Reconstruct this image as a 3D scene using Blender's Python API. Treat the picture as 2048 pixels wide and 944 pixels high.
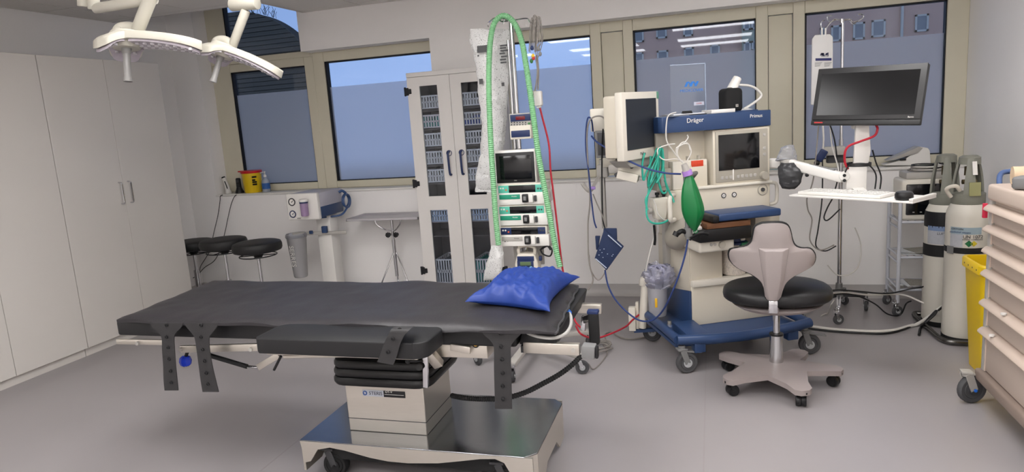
import bpy, bmesh, math, random
from mathutils import Vector, Matrix, noise
scene = bpy.context.scene
COL = scene.collection
for o in list(bpy.data.objects): bpy.data.objects.remove(o)
random.seed(7)
# ------------------------------------------------------------------ camera
YAW, PITCH, ROLL, FPX, HC = 0.29134, 0.17090, -0.068519, 1368.56, 1.55
_f = Vector((-math.sin(YAW)*math.cos(PITCH), math.cos(YAW)*math.cos(PITCH), -math.sin(PITCH)))
_r0 = Vector((math.cos(YAW), math.sin(YAW), 0)); _u0 = _r0.cross(_f)
_r = _r0*math.cos(ROLL)+_u0*math.sin(ROLL); _u = -_r0*math.sin(ROLL)+_u0*math.cos(ROLL)
cam_data = bpy.data.cameras.new('camera'); cam = bpy.data.objects.new('camera', cam_data); COL.objects.link(cam)
cam_data.sensor_width = 36; cam_data.sensor_fit = 'HORIZONTAL'; cam_data.lens = 36*FPX/2048; cam_data.clip_start = .05; cam_data.clip_end = 300
mw = Matrix((( _r.x, _u.x, -_f.x, 0), (_r.y, _u.y, -_f.y, 0), (_r.z, _u.z, -_f.z, HC), (0, 0, 0, 1)))
cam.matrix_world = mw
scene.camera = cam
# ------------------------------------------------------------------ sky and exposure
SKY_STRENGTH = 1.75; LAMP_W = 14.2
w = bpy.data.worlds.new('dusk_sky'); scene.world = w; w.use_nodes = True
nt = w.node_tree; bg = nt.nodes['Background']; bg.inputs['Strength'].default_value = SKY_STRENGTH
tc = nt.nodes.new('ShaderNodeTexCoord'); mp = nt.nodes.new('ShaderNodeMapping'); mp.inputs['Scale'].default_value = (1, 1, 3)
nz = nt.nodes.new('ShaderNodeTexNoise'); nz.inputs['Scale'].default_value = 1.3; nz.inputs['Detail'].default_value = 4
cr_ = nt.nodes.new('ShaderNodeValToRGB'); cr_.color_ramp.elements[0].position = .35; cr_.color_ramp.elements[1].position = .75
cr_.color_ramp.elements[0].color = (.20, .30, .52, 1); cr_.color_ramp.elements[1].color = (.32, .43, .66, 1)
nt.links.new(tc.outputs['Generated'], mp.inputs[0]); nt.links.new(mp.outputs[0], nz.inputs['Vector']); nt.links.new(nz.outputs['Fac'], cr_.inputs[0]); nt.links.new(cr_.outputs[0], bg.inputs['Color'])
vs = scene.view_settings; vs.view_transform = 'Standard'; vs.look = 'None'; vs.exposure = 0.0; vs.gamma = 1.0; vs.use_curve_mapping = False
# ------------------------------------------------------------------ helpers
def at(x, y, X=None, Y=None, Z=None):
    """the point of the room seen at photo pixel (x, y), on the plane X=, Y= or Z="""
    d = _f + _r*((x-1024)/FPX) - _u*((y-472)/FPX)
    if X is not None: t = X/d.x
    elif Y is not None: t = Y/d.y
    else: t = (Z-HC)/d.z
    return Vector((0, 0, HC)) + d*t
def P(pts, Y=None): return [at(p[0], p[1], Y=p[2] if len(p) > 2 else Y) for p in pts]
def lin(c): return tuple((v/255/12.92 if v/255 <= .04045 else ((v/255+.055)/1.055)**2.4) for v in c[:3])+(1,)
MATS = {}
def mat(name, c=(200, 200, 200), rough=.5, metal=0, var=.04, scale=8, bump=0, bscale=60, coat=0, trans=0, alpha=1, emit=0, spec=.5, stretch=(1, 1, 1), ior=1.45):
    if name in MATS: return MATS[name]
    m = bpy.data.materials.new(name); m.use_nodes = True; n = m.node_tree; b = n.nodes['Principled BSDF']
    col = lin(c)
    b.inputs['Roughness'].default_value = rough; b.inputs['Metallic'].default_value = metal
    b.inputs['Coat Weight'].default_value = coat; b.inputs['Coat Roughness'].default_value = .15
    b.inputs['Transmission Weight'].default_value = trans; b.inputs['Alpha'].default_value = alpha
    b.inputs['Specular IOR Level'].default_value = spec; b.inputs['IOR'].default_value = ior
    t = n.nodes.new('ShaderNodeTexCoord'); mpn = n.nodes.new('ShaderNodeMapping'); mpn.inputs['Scale'].default_value = stretch
    n.links.new(t.outputs['Object'], mpn.inputs[0])
    z = n.nodes.new('ShaderNodeTexNoise'); z.inputs['Scale'].default_value = scale; z.inputs['Detail'].default_value = 4
    n.links.new(mpn.outputs[0], z.inputs['Vector'])
    mx = n.nodes.new('ShaderNodeMixRGB'); mx.inputs[1].default_value = tuple(max(0, v*(1-var)) for v in col[:3])+(1,); mx.inputs[2].default_value = tuple(min(1, v*(1+var)) for v in col[:3])+(1,)
    n.links.new(z.outputs['Fac'], mx.inputs[0]); n.links.new(mx.outputs[0], b.inputs['Base Color'])
    if emit:
        n.links.new(mx.outputs[0], b.inputs['Emission Color']); b.inputs['Emission Strength'].default_value = emit
    if bump:
        z2 = n.nodes.new('ShaderNodeTexNoise'); z2.inputs['Scale'].default_value = bscale; z2.inputs['Detail'].default_value = 3
        n.links.new(mpn.outputs[0], z2.inputs['Vector'])
        bp = n.nodes.new('ShaderNodeBump'); bp.inputs['Strength'].default_value = bump; bp.inputs['Distance'].default_value = .01
        n.links.new(z2.outputs['Fac'], bp.inputs['Height']); n.links.new(bp.outputs[0], b.inputs['Normal'])
    MATS[name] = m; return m
def glassmat(name, tint=(235, 240, 245), refl=.08, film=None, dots=None):
    """thin pane: transparent with a fresnel reflection"""
    if name in MATS: return MATS[name]
    m = bpy.data.materials.new(name); m.use_nodes = True; n = m.node_tree
    for x in list(n.nodes): n.nodes.remove(x)
    out = n.nodes.new('ShaderNodeOutputMaterial'); tr = n.nodes.new('ShaderNodeBsdfTransparent'); tr.inputs[0].default_value = lin(tint)
    gl = n.nodes.new('ShaderNodeBsdfGlossy'); gl.inputs['Roughness'].default_value = .02
    fr = n.nodes.new('ShaderNodeFresnel'); fr.inputs['IOR'].default_value = 1.45
    mx = n.nodes.new('ShaderNodeMixShader'); n.links.new(fr.outputs[0], mx.inputs[0]); n.links.new(tr.outputs[0], mx.inputs[1]); n.links.new(gl.outputs[0], mx.inputs[2])
    last = mx
    if film:                                   # cloudy plastic: part diffuse
        df = n.nodes.new('ShaderNodeBsdfDiffuse'); df.inputs[0].default_value = lin(film[0])
        m2 = n.nodes.new('ShaderNodeMixShader'); m2.inputs[0].default_value = film[1]
        if dots:
            t = n.nodes.new('ShaderNodeTexCoord'); z = n.nodes.new('ShaderNodeTexNoise'); z.inputs['Scale'].default_value = dots[0]; z.inputs['Detail'].default_value = 2
            r = n.nodes.new('ShaderNodeValToRGB'); r.color_ramp.elements[0].position = dots[1]; r.color_ramp.elements[1].position = dots[1]+.06
            r.color_ramp.elements[0].color = lin(dots[2]); r.color_ramp.elements[1].color = lin(film[0])
            n.links.new(t.outputs['Object'], z.inputs['Vector']); n.links.new(z.outputs['Fac'], r.inputs[0]); n.links.new(r.outputs[0], df.inputs[0])
        n.links.new(mx.outputs[0], m2.inputs[1]); n.links.new(df.outputs[0], m2.inputs[2]); last = m2
    n.links.new(last.outputs[0], out.inputs[0]); MATS[name] = m; return m
def crom(pts, k=6):
    pts = [Vector(p) for p in pts]
    if len(pts) < 3 or k < 2: return pts
    out = []
    for i in range(len(pts)-1):
        p0 = pts[max(i-1, 0)]; p1 = pts[i]; p2 = pts[i+1]; p3 = pts[min(i+2, len(pts)-1)]
        for j in range(k):
            t = j/k; out.append(.5*((2*p1)+(p2-p0)*t+(2*p0-5*p1+4*p2-p3)*t*t+(3*p1-p0-3*p2+p3)*t**3))
    out.append(pts[-1]); return out
ROOTM = {}
def thing(name, label, cat, loc=(0, 0, 0), rz=0, group=None, kind=None, tilt=None):
    o = bpy.data.objects.new(name, None); COL.objects.link(o); o.empty_display_size = .1
    o.location = loc; o.rotation_euler = (tilt[0] if tilt else 0, tilt[1] if tilt else 0, rz)
    tag(o, label, cat, group, kind)
    return o
def tag(o, label=None, cat=None, group=None, kind=None):
    if label: o['label'] = label
    if cat: o['category'] = cat
    if group: o['group'] = group
    if kind: o['kind'] = kind
    return o
def rootmat(o):
    m = Matrix.Identity(4)
    while o is not None:
        m = (Matrix.Translation(o.location) @ o.rotation_euler.to_matrix().to_4x4()) @ m; o = o.parent
    return m
def loc_of(root, p): return rootmat(root).inverted() @ Vector(p)
class MB:
    def __init__(s): s.v = []; s.f = []; s.sm = []
    def add(s, v, f, sm=True):
        k = len(s.v); s.v += [Vector(p) for p in v]; s.f += [tuple(i+k for i in q) for q in f]; s.sm += [sm]*len(f); return s
    def box(s, a, b, M=None):
        x0, y0, z0 = a; x1, y1, z1 = b
        v = [Vector(p) for p in ((x0, y0, z0), (x1, y0, z0), (x1, y1, z0), (x0, y1, z0), (x0, y0, z1), (x1, y0, z1), (x1, y1, z1), (x0, y1, z1))]
        if M: v = [M @ p for p in v]
        return s.add(v, [(0, 3, 2, 1), (4, 5, 6, 7), (0, 1, 5, 4), (1, 2, 6, 5), (2, 3, 7, 6), (3, 0, 4, 7)])
    def cbox(s, c, d, M=None): return s.box((c[0]-d[0]/2, c[1]-d[1]/2, c[2]-d[2]/2), (c[0]+d[0]/2, c[1]+d[1]/2, c[2]+d[2]/2), M)
    def beam(s, p0, p1, w, h, up=(0, 0, 1)):
        p0 = Vector(p0); p1 = Vector(p1); d = (p1-p0).normalized(); u = Vector(up); sx = d.cross(u).normalized(); uz = sx.cross(d)
        v = [p+sx*a*w/2+uz*b*h/2 for p in (p0, p1) for a, b in ((-1, -1), (1, -1), (1, 1), (-1, 1))]
        return s.add(v, [(0, 1, 2, 3), (7, 6, 5, 4), (0, 4, 5, 1), (1, 5, 6, 2), (2, 6, 7, 3), (3, 7, 4, 0)])
    def cyl(s, p0, p1, r, r1=None, n=16, cap=True):
        return s.rings([p0, p1], [r, r if r1 is None else r1], n, cap)
    def rings(s, pts, rad, n=12, cap=True, closed=False, flat=1.0):
        pts = [Vector(p) for p in pts]; m = len(pts); T = []
        for i in range(m):
            if closed: d = pts[(i+1) % m]-pts[i-1]
            else: d = pts[min(i+1, m-1)]-pts[max(i-1, 0)]
            T.append(d.normalized() if d.length > 1e-9 else Vector((0, 0, 1)))
        a = Vector((0, 0, 1)) if abs(T[0].z) < .9 else Vector((1, 0, 0))
        nx = T[0].cross(a).normalized(); v = []
        for i in range(m):
            nx = (nx-T[i]*nx.dot(T[i])).normalized(); ny = T[i].cross(nx); r = rad[i] if isinstance(rad, (list, tuple)) else rad
            v += [pts[i]+(nx*math.cos(2*math.pi*j/n)+ny*flat*math.sin(2*math.pi*j/n))*r for j in range(n)]
        f = []
        for i in range(m if closed else m-1):
            a0 = i*n; b0 = ((i+1) % m)*n
            f += [(a0+j, a0+(j+1) % n, b0+(j+1) % n, b0+j) for j in range(n)]
        if cap and not closed: f += [tuple(range(n-1, -1, -1)), tuple(range((m-1)*n, m*n))]
        return s.add(v, f)
    def tube(s, pts, r, n=8, k=6, closed=False): return s.rings(crom(pts, k), r, n, True, closed)
    def hose(s, pts, r, pitch=.012, n=12, depth=.8):
        p = crom(pts, 12); L = [0]
        for i in range(1, len(p)): L.append(L[-1]+(p[i]-p[i-1]).length)
        N = int(L[-1]/pitch)*2; out = []; rad = []; j = 0
        for i in range(N+1):
            t = L[-1]*i/N
            while j < len(L)-2 and L[j+1] < t: j += 1
            a = (t-L[j])/max(L[j+1]-L[j], 1e-9); out.append(p[j].lerp(p[j+1], a)); rad.append(r if i % 2 else r*depth)
        return s.rings(out, rad, n)
    def lathe(s, prof, c=(0, 0, 0), n=24, M=None):
        v = []; f = []; m = len(prof); c = Vector(c)
        for r, z in prof:
            for j in range(n):
                a = 2*math.pi*j/n; q = Vector((r*math.cos(a), r*math.sin(a), z)); v.append((M @ q if M else q)+c)
        for i in range(m-1): f += [(i*n+j, i*n+(j+1) % n, (i+1)*n+(j+1) % n, (i+1)*n+j) for j in range(n)]
        if prof[0][0] > 1e-6: f.append(tuple(range(n-1, -1, -1)))
        if prof[-1][0] > 1e-6: f.append(tuple(range((m-1)*n, m*n)))
        return s.add(v, f)
    def prism(s, out, d0, d1, axis='z', M=None):
        """outline extruded: axis z -> (x,y), axis y -> (x,z), axis x -> (y,z)"""
        def mk(p, d): return Vector((p[0], p[1], d)) if axis == 'z' else Vector((p[0], d, p[1])) if axis == 'y' else Vector((d, p[0], p[1]))
        n = len(out); v = [mk(p, d0) for p in out]+[mk(p, d1) for p in out]
        if M: v = [M @ p for p in v]
        return s.add(v, [tuple(range(n-1, -1, -1)), tuple(range(n, 2*n))]+[(i, (i+1) % n, n+(i+1) % n, n+i) for i in range(n)])
    def ball(s, c, r, n=16, sc=(1, 1, 1)):
        m = n//2; v = []; f = []; c = Vector(c)
        for i in range(m+1):
            t = math.pi*i/m
            for j in range(n): a = 2*math.pi*j/n; v.append(c+Vector((r*sc[0]*math.sin(t)*math.cos(a), r*sc[1]*math.sin(t)*math.sin(a), r*sc[2]*math.cos(t))))
        for i in range(m): f += [(i*n+j, (i+1)*n+j, (i+1)*n+(j+1) % n, i*n+(j+1) % n) for j in range(n)]
        return s.add(v, f)
    def torus(s, c, R, r, axis='z', n=28, k=8, M=None):
        c = Vector(c); pts = []
        for i in range(n):
            a = 2*math.pi*i/n; q = {'z': (math.cos(a), math.sin(a), 0), 'y': (math.cos(a), 0, math.sin(a)), 'x': (0, math.cos(a), math.sin(a))}[axis]
            q = Vector(q)*R; pts.append((M @ q if M else q)+c)
        return s.rings(pts, r, k, False, True)
    def sheet(s, fn, nu, nv, thick=None):
        """grid surface fn(u, v) -> point; thick gives it a back side"""
        v = [Vector(fn(i/nu, j/nv)) for j in range(nv+1) for i in range(nu+1)]; W = nu+1
        f = [(j*W+i, j*W+i+1, (j+1)*W+i+1, (j+1)*W+i) for j in range(nv) for i in range(nu)]
        if thick is None: return s.add(v, f)
        t = Vector(thick); K = len(v); v2 = v+[p+t for p in v]
        f2 = f+[tuple(K+q for q in reversed(a)) for a in f]
        edge = [i for i in range(W)]+[j*W+nu for j in range(1, nv+1)]+[nv*W+i for i in range(nu-1, -1, -1)]+[j*W for j in range(nv-1, 0, -1)]
        f2 += [(edge[(i+1) % len(edge)], edge[i], K+edge[i], K+edge[(i+1) % len(edge)]) for i in range(len(edge))]
        return s.add(v2, f2)
    def build(s, name, m, parent=None, world=False, bevel=0, seg=2, smooth=True, angle=38, origin=None):
        v = s.v
        if parent is not None and world:
            M = rootmat(parent).inverted(); v = [M @ p for p in v]
        if origin is not None: v = [p-Vector(origin) for p in v]
        me = bpy.data.meshes.new(name); me.from_pydata([tuple(p) for p in v], [], s.f); me.validate()
        bm = bmesh.new(); bm.from_mesh(me); bmesh.ops.recalc_face_normals(bm, faces=bm.faces)
        if bevel:
            ed = [e for e in bm.edges if len(e.link_faces) == 2 and e.calc_face_angle(0) > .6]
            try: bmesh.ops.bevel(bm, geom=ed, offset=bevel, segments=seg, profile=.5, affect='EDGES', clamp_overlap=True)
            except Exception: pass
        bm.to_mesh(me); bm.free()
        if smooth:
            for p in me.polygons: p.use_smooth = True
            me.set_sharp_from_angle(angle=math.radians(angle))
        me.materials.append(m)
        o = bpy.data.objects.new(name, me); COL.objects.link(o)
        if parent is not None: o.parent = parent
        if origin is not None: o.location = origin
        return o
def one(mb, name, m, label, cat, group=None, kind=None, bevel=0, **k):
    """a thing that is a single mesh, its origin at its lowest middle point"""
    lo = Vector((min(p[i] for p in mb.v) for i in range(3))); hi = Vector((max(p[i] for p in mb.v) for i in range(3)))
    return tag(mb.build(name, m, bevel=bevel, origin=((lo.x+hi.x)/2, (lo.y+hi.y)/2, lo.z), **k), label, cat, group, kind)
def dup(root, loc, rz=None, label=None):
    r = root.copy(); COL.objects.link(r); r.location = loc
    if rz is not None: r.rotation_euler = (0, 0, rz)
    if label: r['label'] = label
    for ch in list(root.children):
        c = ch.copy(); COL.objects.link(c); c.parent = r
        for g in list(ch.children):
            d = g.copy(); COL.objects.link(d); d.parent = c
    return r
FRONT = Matrix.Rotation(math.pi/2, 4, 'X')                 # text plane that faces -Y
def text(s, size, M, m, parent, name='lettering', world=False, ext=.0006, align='CENTER', sx=1):
    cu = bpy.data.curves.new(name, 'FONT'); cu.body = s; cu.size = size; cu.align_x = align; cu.align_y = 'CENTER'; cu.extrude = ext; cu.resolution_u = 3
    t = bpy.data.objects.new('tmp', cu); COL.objects.link(t)
    dg = bpy.context.evaluated_depsgraph_get(); me = bpy.data.meshes.new_from_object(t.evaluated_get(dg)); bpy.data.objects.remove(t)
    if world and parent is not None: M = rootmat(parent).inverted() @ M
    me.transform(M @ Matrix.Diagonal((sx, 1, 1, 1))); me.materials.clear(); me.materials.append(m); me.name = name
    o = bpy.data.objects.new(name, me); COL.objects.link(o); o.parent = parent
    return o
def caster(root, p, r, w, heading, fork, tyre, hub, top, stem=.012, twin=False, brake=False):
    """swivel castor: part 'castor' with sub-part 'wheel'; p = point on the floor (local), heading = rolling direction"""
    x, y = p[0], p[1]; d = Vector((math.cos(heading), math.sin(heading), 0)); s_ = Vector((-d.y, d.x, 0)); c = Vector((x, y, r))
    sw = c-d*r*.45
    m = MB(); zt = 2*r+.02
    for q in (-1, 1):
        a = c+s_*q*(w/2+.004)
        m.beam(a+Vector((0, 0, -r*.05)), sw+s_*q*(w/2+.004)+Vector((0, 0, zt-r-.005)), r*.55, .004, up=s_)
    m.cbox((sw.x, sw.y, zt), (w+.014, w+.014, .012))
    m.cyl((sw.x, sw.y, zt), (sw.x, sw.y, top), stem, n=12)
    if brake: m.beam(sw+Vector((0, 0, zt-r-.012))+d*r*.2, sw+Vector((0, 0, zt-r-.03))+d*r*1.9, w*.9, .01)
    fo = m.build('castor', fork, root, bevel=.002, seg=1)
    wm = MB()
    def wh(cc, ww):
        A = Matrix.Rotation(heading, 4, 'Z') @ Matrix.Rotation(-math.pi/2, 4, 'X')
        wm.lathe([(r*.2, -ww/2*.9), (r*.62, -ww/2), (r*.66, -ww/2*.8), (r*.7, -ww/2*.95), (r*.9, -ww/2), (r*.985, -ww*.3), (r, 0), (r*.985, ww*.3), (r*.9, ww/2), (r*.7, ww/2*.95), (r*.66, ww/2*.8), (r*.62, ww/2), (r*.2, ww/2*.9)], cc, 24, A)
    if twin:
        wh(c+s_*w*.33, w*.6); wh(c-s_*w*.33, w*.6)
    else: wh(c, w)
    wo = wm.build('wheel', tyre, fo)
    if hub is not None:
        h = MB()
        for q in (-1, 1):
            h.cyl(c+s_*q*w*.3, c+s_*q*(w/2+.0045), r*.42, r*.4, n=20)
        h.cyl(c-s_*(w/2+.012), c+s_*(w/2+.012), r*.1, n=10)
        h.build('hub', hub, fo)
    return fo
# ------------------------------------------------------------------ materials
M_wall = mat('painted_wall', (246, 243, 241), .6, var=.02, scale=3, bump=.04, bscale=120)
M_floor = mat('vinyl_floor', (154, 149, 150), .32, var=.05, scale=2.2, bump=.015, bscale=200)
M_tile = mat('ceiling_tile_white', (228, 224, 218), .85, var=.03, scale=40, bump=.05, bscale=300)
M_dark = mat('recess_dark', (40, 38, 38), .9)
M_cream = mat('window_frame_cream', (212, 206, 186), .45, var=.03)
M_gasket = mat('rubber_gasket', (16, 17, 22), .6)
M_lacq = mat('white_lacquer', (212, 207, 201), .28, var=.015, scale=2, coat=.15)
M_white = mat('white_plastic', (226, 223, 218), .4, var=.02)
M_cream2 = mat('cream_plastic', (214, 207, 194), .42, var=.02)
M_lgrey = mat('light_grey_plastic', (172, 168, 162), .45, var=.03)
M_mgrey = mat('mid_grey_plastic', (120, 120, 120), .5, var=.04)
M_dgrey = mat('dark_grey_plastic', (62, 62, 64), .5, var=.05)
M_black = mat('black_plastic', (20, 20, 22), .42, var=.1)
M_rub = mat('black_rubber', (24, 24, 25), .7, var=.1, bump=.05)
M_screen = mat('screen_black', (12, 13, 16), .12, var=.05, spec=.6)
M_chrome = mat('chrome', (205, 205, 208), .12, 1, var=.03)
M_steel = mat('brushed_steel', (190, 186, 178), .3, 1, var=.06, scale=30, stretch=(1, 12, 12), bump=.02, bscale=120)
M_tyre = mat('grey_tyre', (74, 74, 76), .65, var=.06)
M_hub = mat('pale_hub', (176, 178, 180), .4, var=.04)
M_blue = mat('machine_blue', (42, 65, 104), .38, var=.04)
M_dblue = mat('dark_blue_plastic', (28, 44, 86), .45, var=.06)
M_navy = mat('navy_fabric', (32, 46, 78), .8, var=.12, scale=60, bump=.15, bscale=400)
M_red = mat('red_cable', (170, 26, 44), .45, var=.08, scale=40)
M_cblk = mat('black_cable', (22, 22, 24), .5, var=.1)
M_cwht = mat('white_cable', (214, 210, 204), .5, var=.04)
M_cgry = mat('grey_cable', (140, 134, 128), .5, var=.08, scale=40)
M_cblu = mat('blue_cable', (38, 58, 112), .5, var=.1, scale=40)
M_clear = glassmat('clear_plastic', (238, 240, 244), film=((222, 222, 228), .22))
M_glass = glassmat('window_glass', (236, 240, 246))
# ------------------------------------------------------------------ the room
XL, XR, YB, YW, YG, ZC = -5.05, 1.80, -2.0, 5.69, 5.90, 2.61
WT = .36
def struct(mb, name, m, parent=None, **k):
    o = mb.build(name, m, parent, **k)
    if parent is None: o['kind'] = 'structure'
    return o
fl = struct(MB().box((XL-.1, YB-.1, -.12), (XR+.1, YW+.35, 0)), 'floor', M_floor)
sm_ = mat('floor_weld', (152, 146, 146), .4)
for x in (-2.06, -.06): MB().box((x-.003, YB, 0), (x+.003, YW-.02, .0006)).build('weld_seam', sm_, fl)
wl = struct(MB().box((XL-.15, YB, 0), (XL, YW+WT, 3.1)), 'wall_left', M_wall)
wr = struct(MB().box((XR, YB, 0), (XR+.15, YW+WT, 3.1)), 'wall_right', M_wall)
wf = struct(MB().box((XL-.15, YB-.15, 0), (XR+.15, YB, 3.1)), 'wall_front', M_wall)
XRV = -4.74                                                   # left reveal of the windows
b = MB()
b.box((XL, YW, 0), (XR, YW+WT, .975))                          # below the windows
b.box((XL, YW, .975), (XRV, YW+WT, 3.1))                       # left of them
b.box((-2.33, YW, .975), (-1.70, YW+WT, 2.275))                # pier behind the glass cabinet
b.box((-3.60, YW, 2.275), (XR, YW+WT, 3.1))                    # soffit over the windows
b.box((XRV, YW, 2.93), (-3.60, YW+WT, 3.1))
wb = struct(b, 'wall_back', M_wall)
struct(MB().box((XRV, YW-.012, .975), (-2.33, YG-.02, .995)).box((-1.70, YW-.012, .975), (XR, YG-.02, .995)), 'trim_1', M_white, bevel=.003)
cove = mat('cove_vinyl', (186, 182, 180), .4, var=.03)
def covebase(name, a, b_, nrm):
    prof = [(0, .095), (.006, .095), (.008, .05), (.016, .022), (.034, .006), (.06, .0012), (.06, 0), (0, 0)]
    m = MB(); d = Vector(b_)-Vector(a); v = [Vector(a)+Vector(nrm)*p[0]+Vector((0, 0, p[1])) for p in prof]
    n = len(v); m.add(v+[p+d for p in v], [tuple(range(n)), tuple(range(2*n-1, n-1, -1))]+[(i, (i+1) % n, n+(i+1) % n, n+i) for i in range(n)])
    struct(m, name, cove)
covebase('baseboard_back', (XL, YW, 0), (XR, YW, 0), (0, -1, 0))
covebase('baseboard_right', (XR, YB, 0), (XR, YW, 0), (-1, 0, 0))
covebase('baseboard_left', (XL, YB, 0), (XL, YW, 0), (1, 0, 0))
# ---- suspended ceiling: dark slab, T-bar grid of tiles, notch in front of the high window
NX, NY = -3.50, 5.07
b = MB(); b.box((XL, YB, ZC+.03), (XR, NY, ZC+.06)); b.box((NX, NY, ZC+.03), (XR, YW, ZC+.06))
b.box((XL, NY, 3.08), (NX, YW+WT, 3.12))
ce = struct(b, 'ceiling', M_dark)
M_notch = mat('notch_lining', (196, 192, 188), .7)
MB().box((NX-.012, NY-.012, ZC), (NX, YW, 3.08)).box((XL, NY-.012, ZC), (NX, NY, 3.08)).build('notch_lining', M_notch, ce)
LIGHTS = [(-1.74, 1.66), (0.06, 1.66), (-1.74, -.14), (0.06, -.14), (-1.74, 2.86), (-3.54, -.14), (0.66, 3.46), (-1.74, -1.34), (0.06, -1.34)]     # centres of 1.2 x .6 panels on the grid; last few added to brighten dim sides
xs = [XL]+[-4.74+.6*i for i in range(11)]+[XR]; ys = [YB]+[-1.64+.6*i for i in range(13)]+[YW]
cache = {}
for i in range(len(xs)-1):
    for j in range(len(ys)-1):
        x0, x1, y0, y1 = xs[i], xs[i+1], ys[j], ys[j+1]
        cx_, cy_ = (x0+x1)/2, (y0+y1)/2
        if any(abs(cx_-lx) < .6 and abs(cy_-ly) < .3 for lx, ly in LIGHTS): continue
        if cx_ < NX and y1 > NY:
            if y0 > NY-.1: continue
            y1 = NY-.014; cy_ = (y0+y1)/2
        if x0 < NX-.05 < x1 and y0 >= NY-.1: x0 = NX+.005; cx_ = (x0+x1)/2
        sx, sy = round(x1-x0-.009, 4), round(y1-y0-.009, 4)
        if sx < .02 or sy < .02: continue
        if (sx, sy) not in cache:
            o = MB().box((-sx/2, -sy/2, 0), (sx/2, sy/2, .03)).build('ceiling_tile', M_tile, ce, smooth=False); cache[(sx, sy)] = o
        else:
            o = cache[(sx, sy)].copy(); COL.objects.link(o); o.parent = ce
        o.location = (cx_, cy_, ZC)
M_led = mat('led_diffuser', (253, 250, 249), .5, emit=LAMP_W)
names = ['in the middle row on the left', 'in the middle row on the right', 'behind the viewer on the left', 'behind the viewer on the right', 'right above the operating table', 'unseen, added to brighten the side of the tall wardrobes', 'unseen, added above the keyboard shelf to brighten the right side', 'unseen, added in the rearmost row on the left to brighten the window wall', 'unseen, added in the rearmost row on the right to brighten the window wall']
for k, (lx, ly) in enumerate(LIGHTS):
    t = thing('ceiling_light', 'flat white LED panel in the tiled ceiling, '+names[k], 'ceiling light', (lx, ly, ZC), group='LED ceiling panels')
    fr = MB()
    for a, b_ in (((-.595, -.295), (.595, -.275)), ((-.595, .275), (.595, .295)), ((-.595, -.275), (-.575, .275)), ((.575, -.275), (.595, .275))): fr.box((a[0], a[1], -.002), (b_[0], b_[1], .03))
    fr.build('frame', M_white, t); MB().box((-.575, -.275, .004), (.575, .275, .02)).build('diffuser', M_led, t)
# small round detector on the soffit edge
sd = at(792, 3, Z=ZC)
b = MB().lathe([(.0, -.045), (.03, -.043), (.05, -.03), (.058, -.012), (.06, 0)], (sd.x+.02, 5.40, ZC), 24)
one(b, 'smoke_detector', M_white, 'small round white smoke detector on the ceiling above the windows', 'detector')
# ---- windows
k_ = YG/5.84
GZ0, GZ1, FZ = 1.062, 2.184, 1.945
def film_mat():
    m = bpy.data.materials.new('frosted_film'); m.use_nodes = True; n = m.node_tree
    for x in list(n.nodes): n.nodes.remove(x)
    out = n.nodes.new('ShaderNodeOutputMaterial'); tl = n.nodes.new('ShaderNodeBsdfTranslucent'); tl.inputs[0].default_value = (.90, .92, .96, 1)
    df = n.nodes.new('ShaderNodeBsdfDiffuse'); df.inputs[0].default_value = (.74, .78, .86, 1)
    rf = n.nodes.new('ShaderNodeBsdfRefraction'); rf.inputs['IOR'].default_value = 1.02; rf.inputs['Roughness'].default_value = .8; rf.inputs[0].default_value = (.85, .85, .88, 1)
    a = n.nodes.new('ShaderNodeMixShader'); a.inputs[0].default_value = .55; c = n.nodes.new('ShaderNodeMixShader'); c.inputs[0].default_value = .27
    n.links.new(tl.outputs[0], a.inputs[1]); n.links.new(rf.outputs[0], a.inputs[2]); n.links.new(a.outputs[0], c.inputs[1]); n.links.new(df.outputs[0], c.inputs[2]); n.links.new(c.outputs[0], out.inputs[0])
    return m
M_film = film_mat()
FY0, FY1 = YG-.03, YG+.05
def window(name, fx0, fx1, gx0, gx1, fz0, fz1, gz0, gz1, film=True):
    r = thing(name, None, None, ((gx0+gx1)/2, YG, fz0), kind='structure')
    f = MB()
    f.box((fx0, FY0, fz0), (gx0, FY1, fz1)).box((gx1, FY0, fz0), (fx1, FY1, fz1)).box((gx0, FY0, fz0), (gx1, FY1, gz0)).box((gx0, FY0, gz1), (gx1, FY1, fz1))
    f.build('window_frame', M_cream, r, world=True, bevel=.004, seg=1)
    e = .014; g = MB()
    for a, b_ in (((gx0, gz0), (gx0+e, gz1)), ((gx1-e*.5, gz0), (gx1, gz1)), ((gx0, gz1-e*.8), (gx1, gz1)), ((gx0, gz0), (gx1, gz0+e*.5))): g.box((a[0], FY0+.012, a[1]), (b_[0], FY1-.01, b_[1]))
    g.build('gasket', M_gasket, r, world=True)
    MB().box((gx0, YG+.018, gz0), (gx1, YG+.022, gz1)).build('pane', M_glass, r, world=True, smooth=False)
    if film: MB().sheet(lambda u, v: (gx0+.004+(gx1-gx0-.008)*u, YG+.012, gz0+.004+(FZ-gz0)*v), 1, 1).build('frosted_film', M_film, r, world=True, smooth=False)
    return r
w1 = window('window_1', XRV, -3.60, -4.53, -3.695, .995, 2.245, GZ0, GZ1-.015)
window('window_2', -3.60, -2.33, -3.485, -2.34, .995, 2.275, GZ0, GZ1)
window('window_3', -1.70, -.876, -1.69, -.964, .995, 2.275, GZ0, GZ1)
window('window_4', -.693, .43, -.611, .341, .995, 2.275, GZ0, GZ1)
window('window_5', .612, XR, .696, 1.658, .995, 2.275, GZ0, GZ1)
window('window_6', XRV, -3.60, -4.53, -3.62, 2.245, 2.93, 2.30, 2.90, film=False)
for kx, (a, b_) in enumerate(((-.876, -.693), (.43, .612))):
    MB().box((a+.004, YG-.012, 1.0), (b_-.004, YG+.03, 2.19)).box((a, YG-.03, 2.195), (b_, YG+.05, 2.275)).build('trim_%d' % (kx+2), M_cream, bevel=.003)['kind'] = 'structure'
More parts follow.
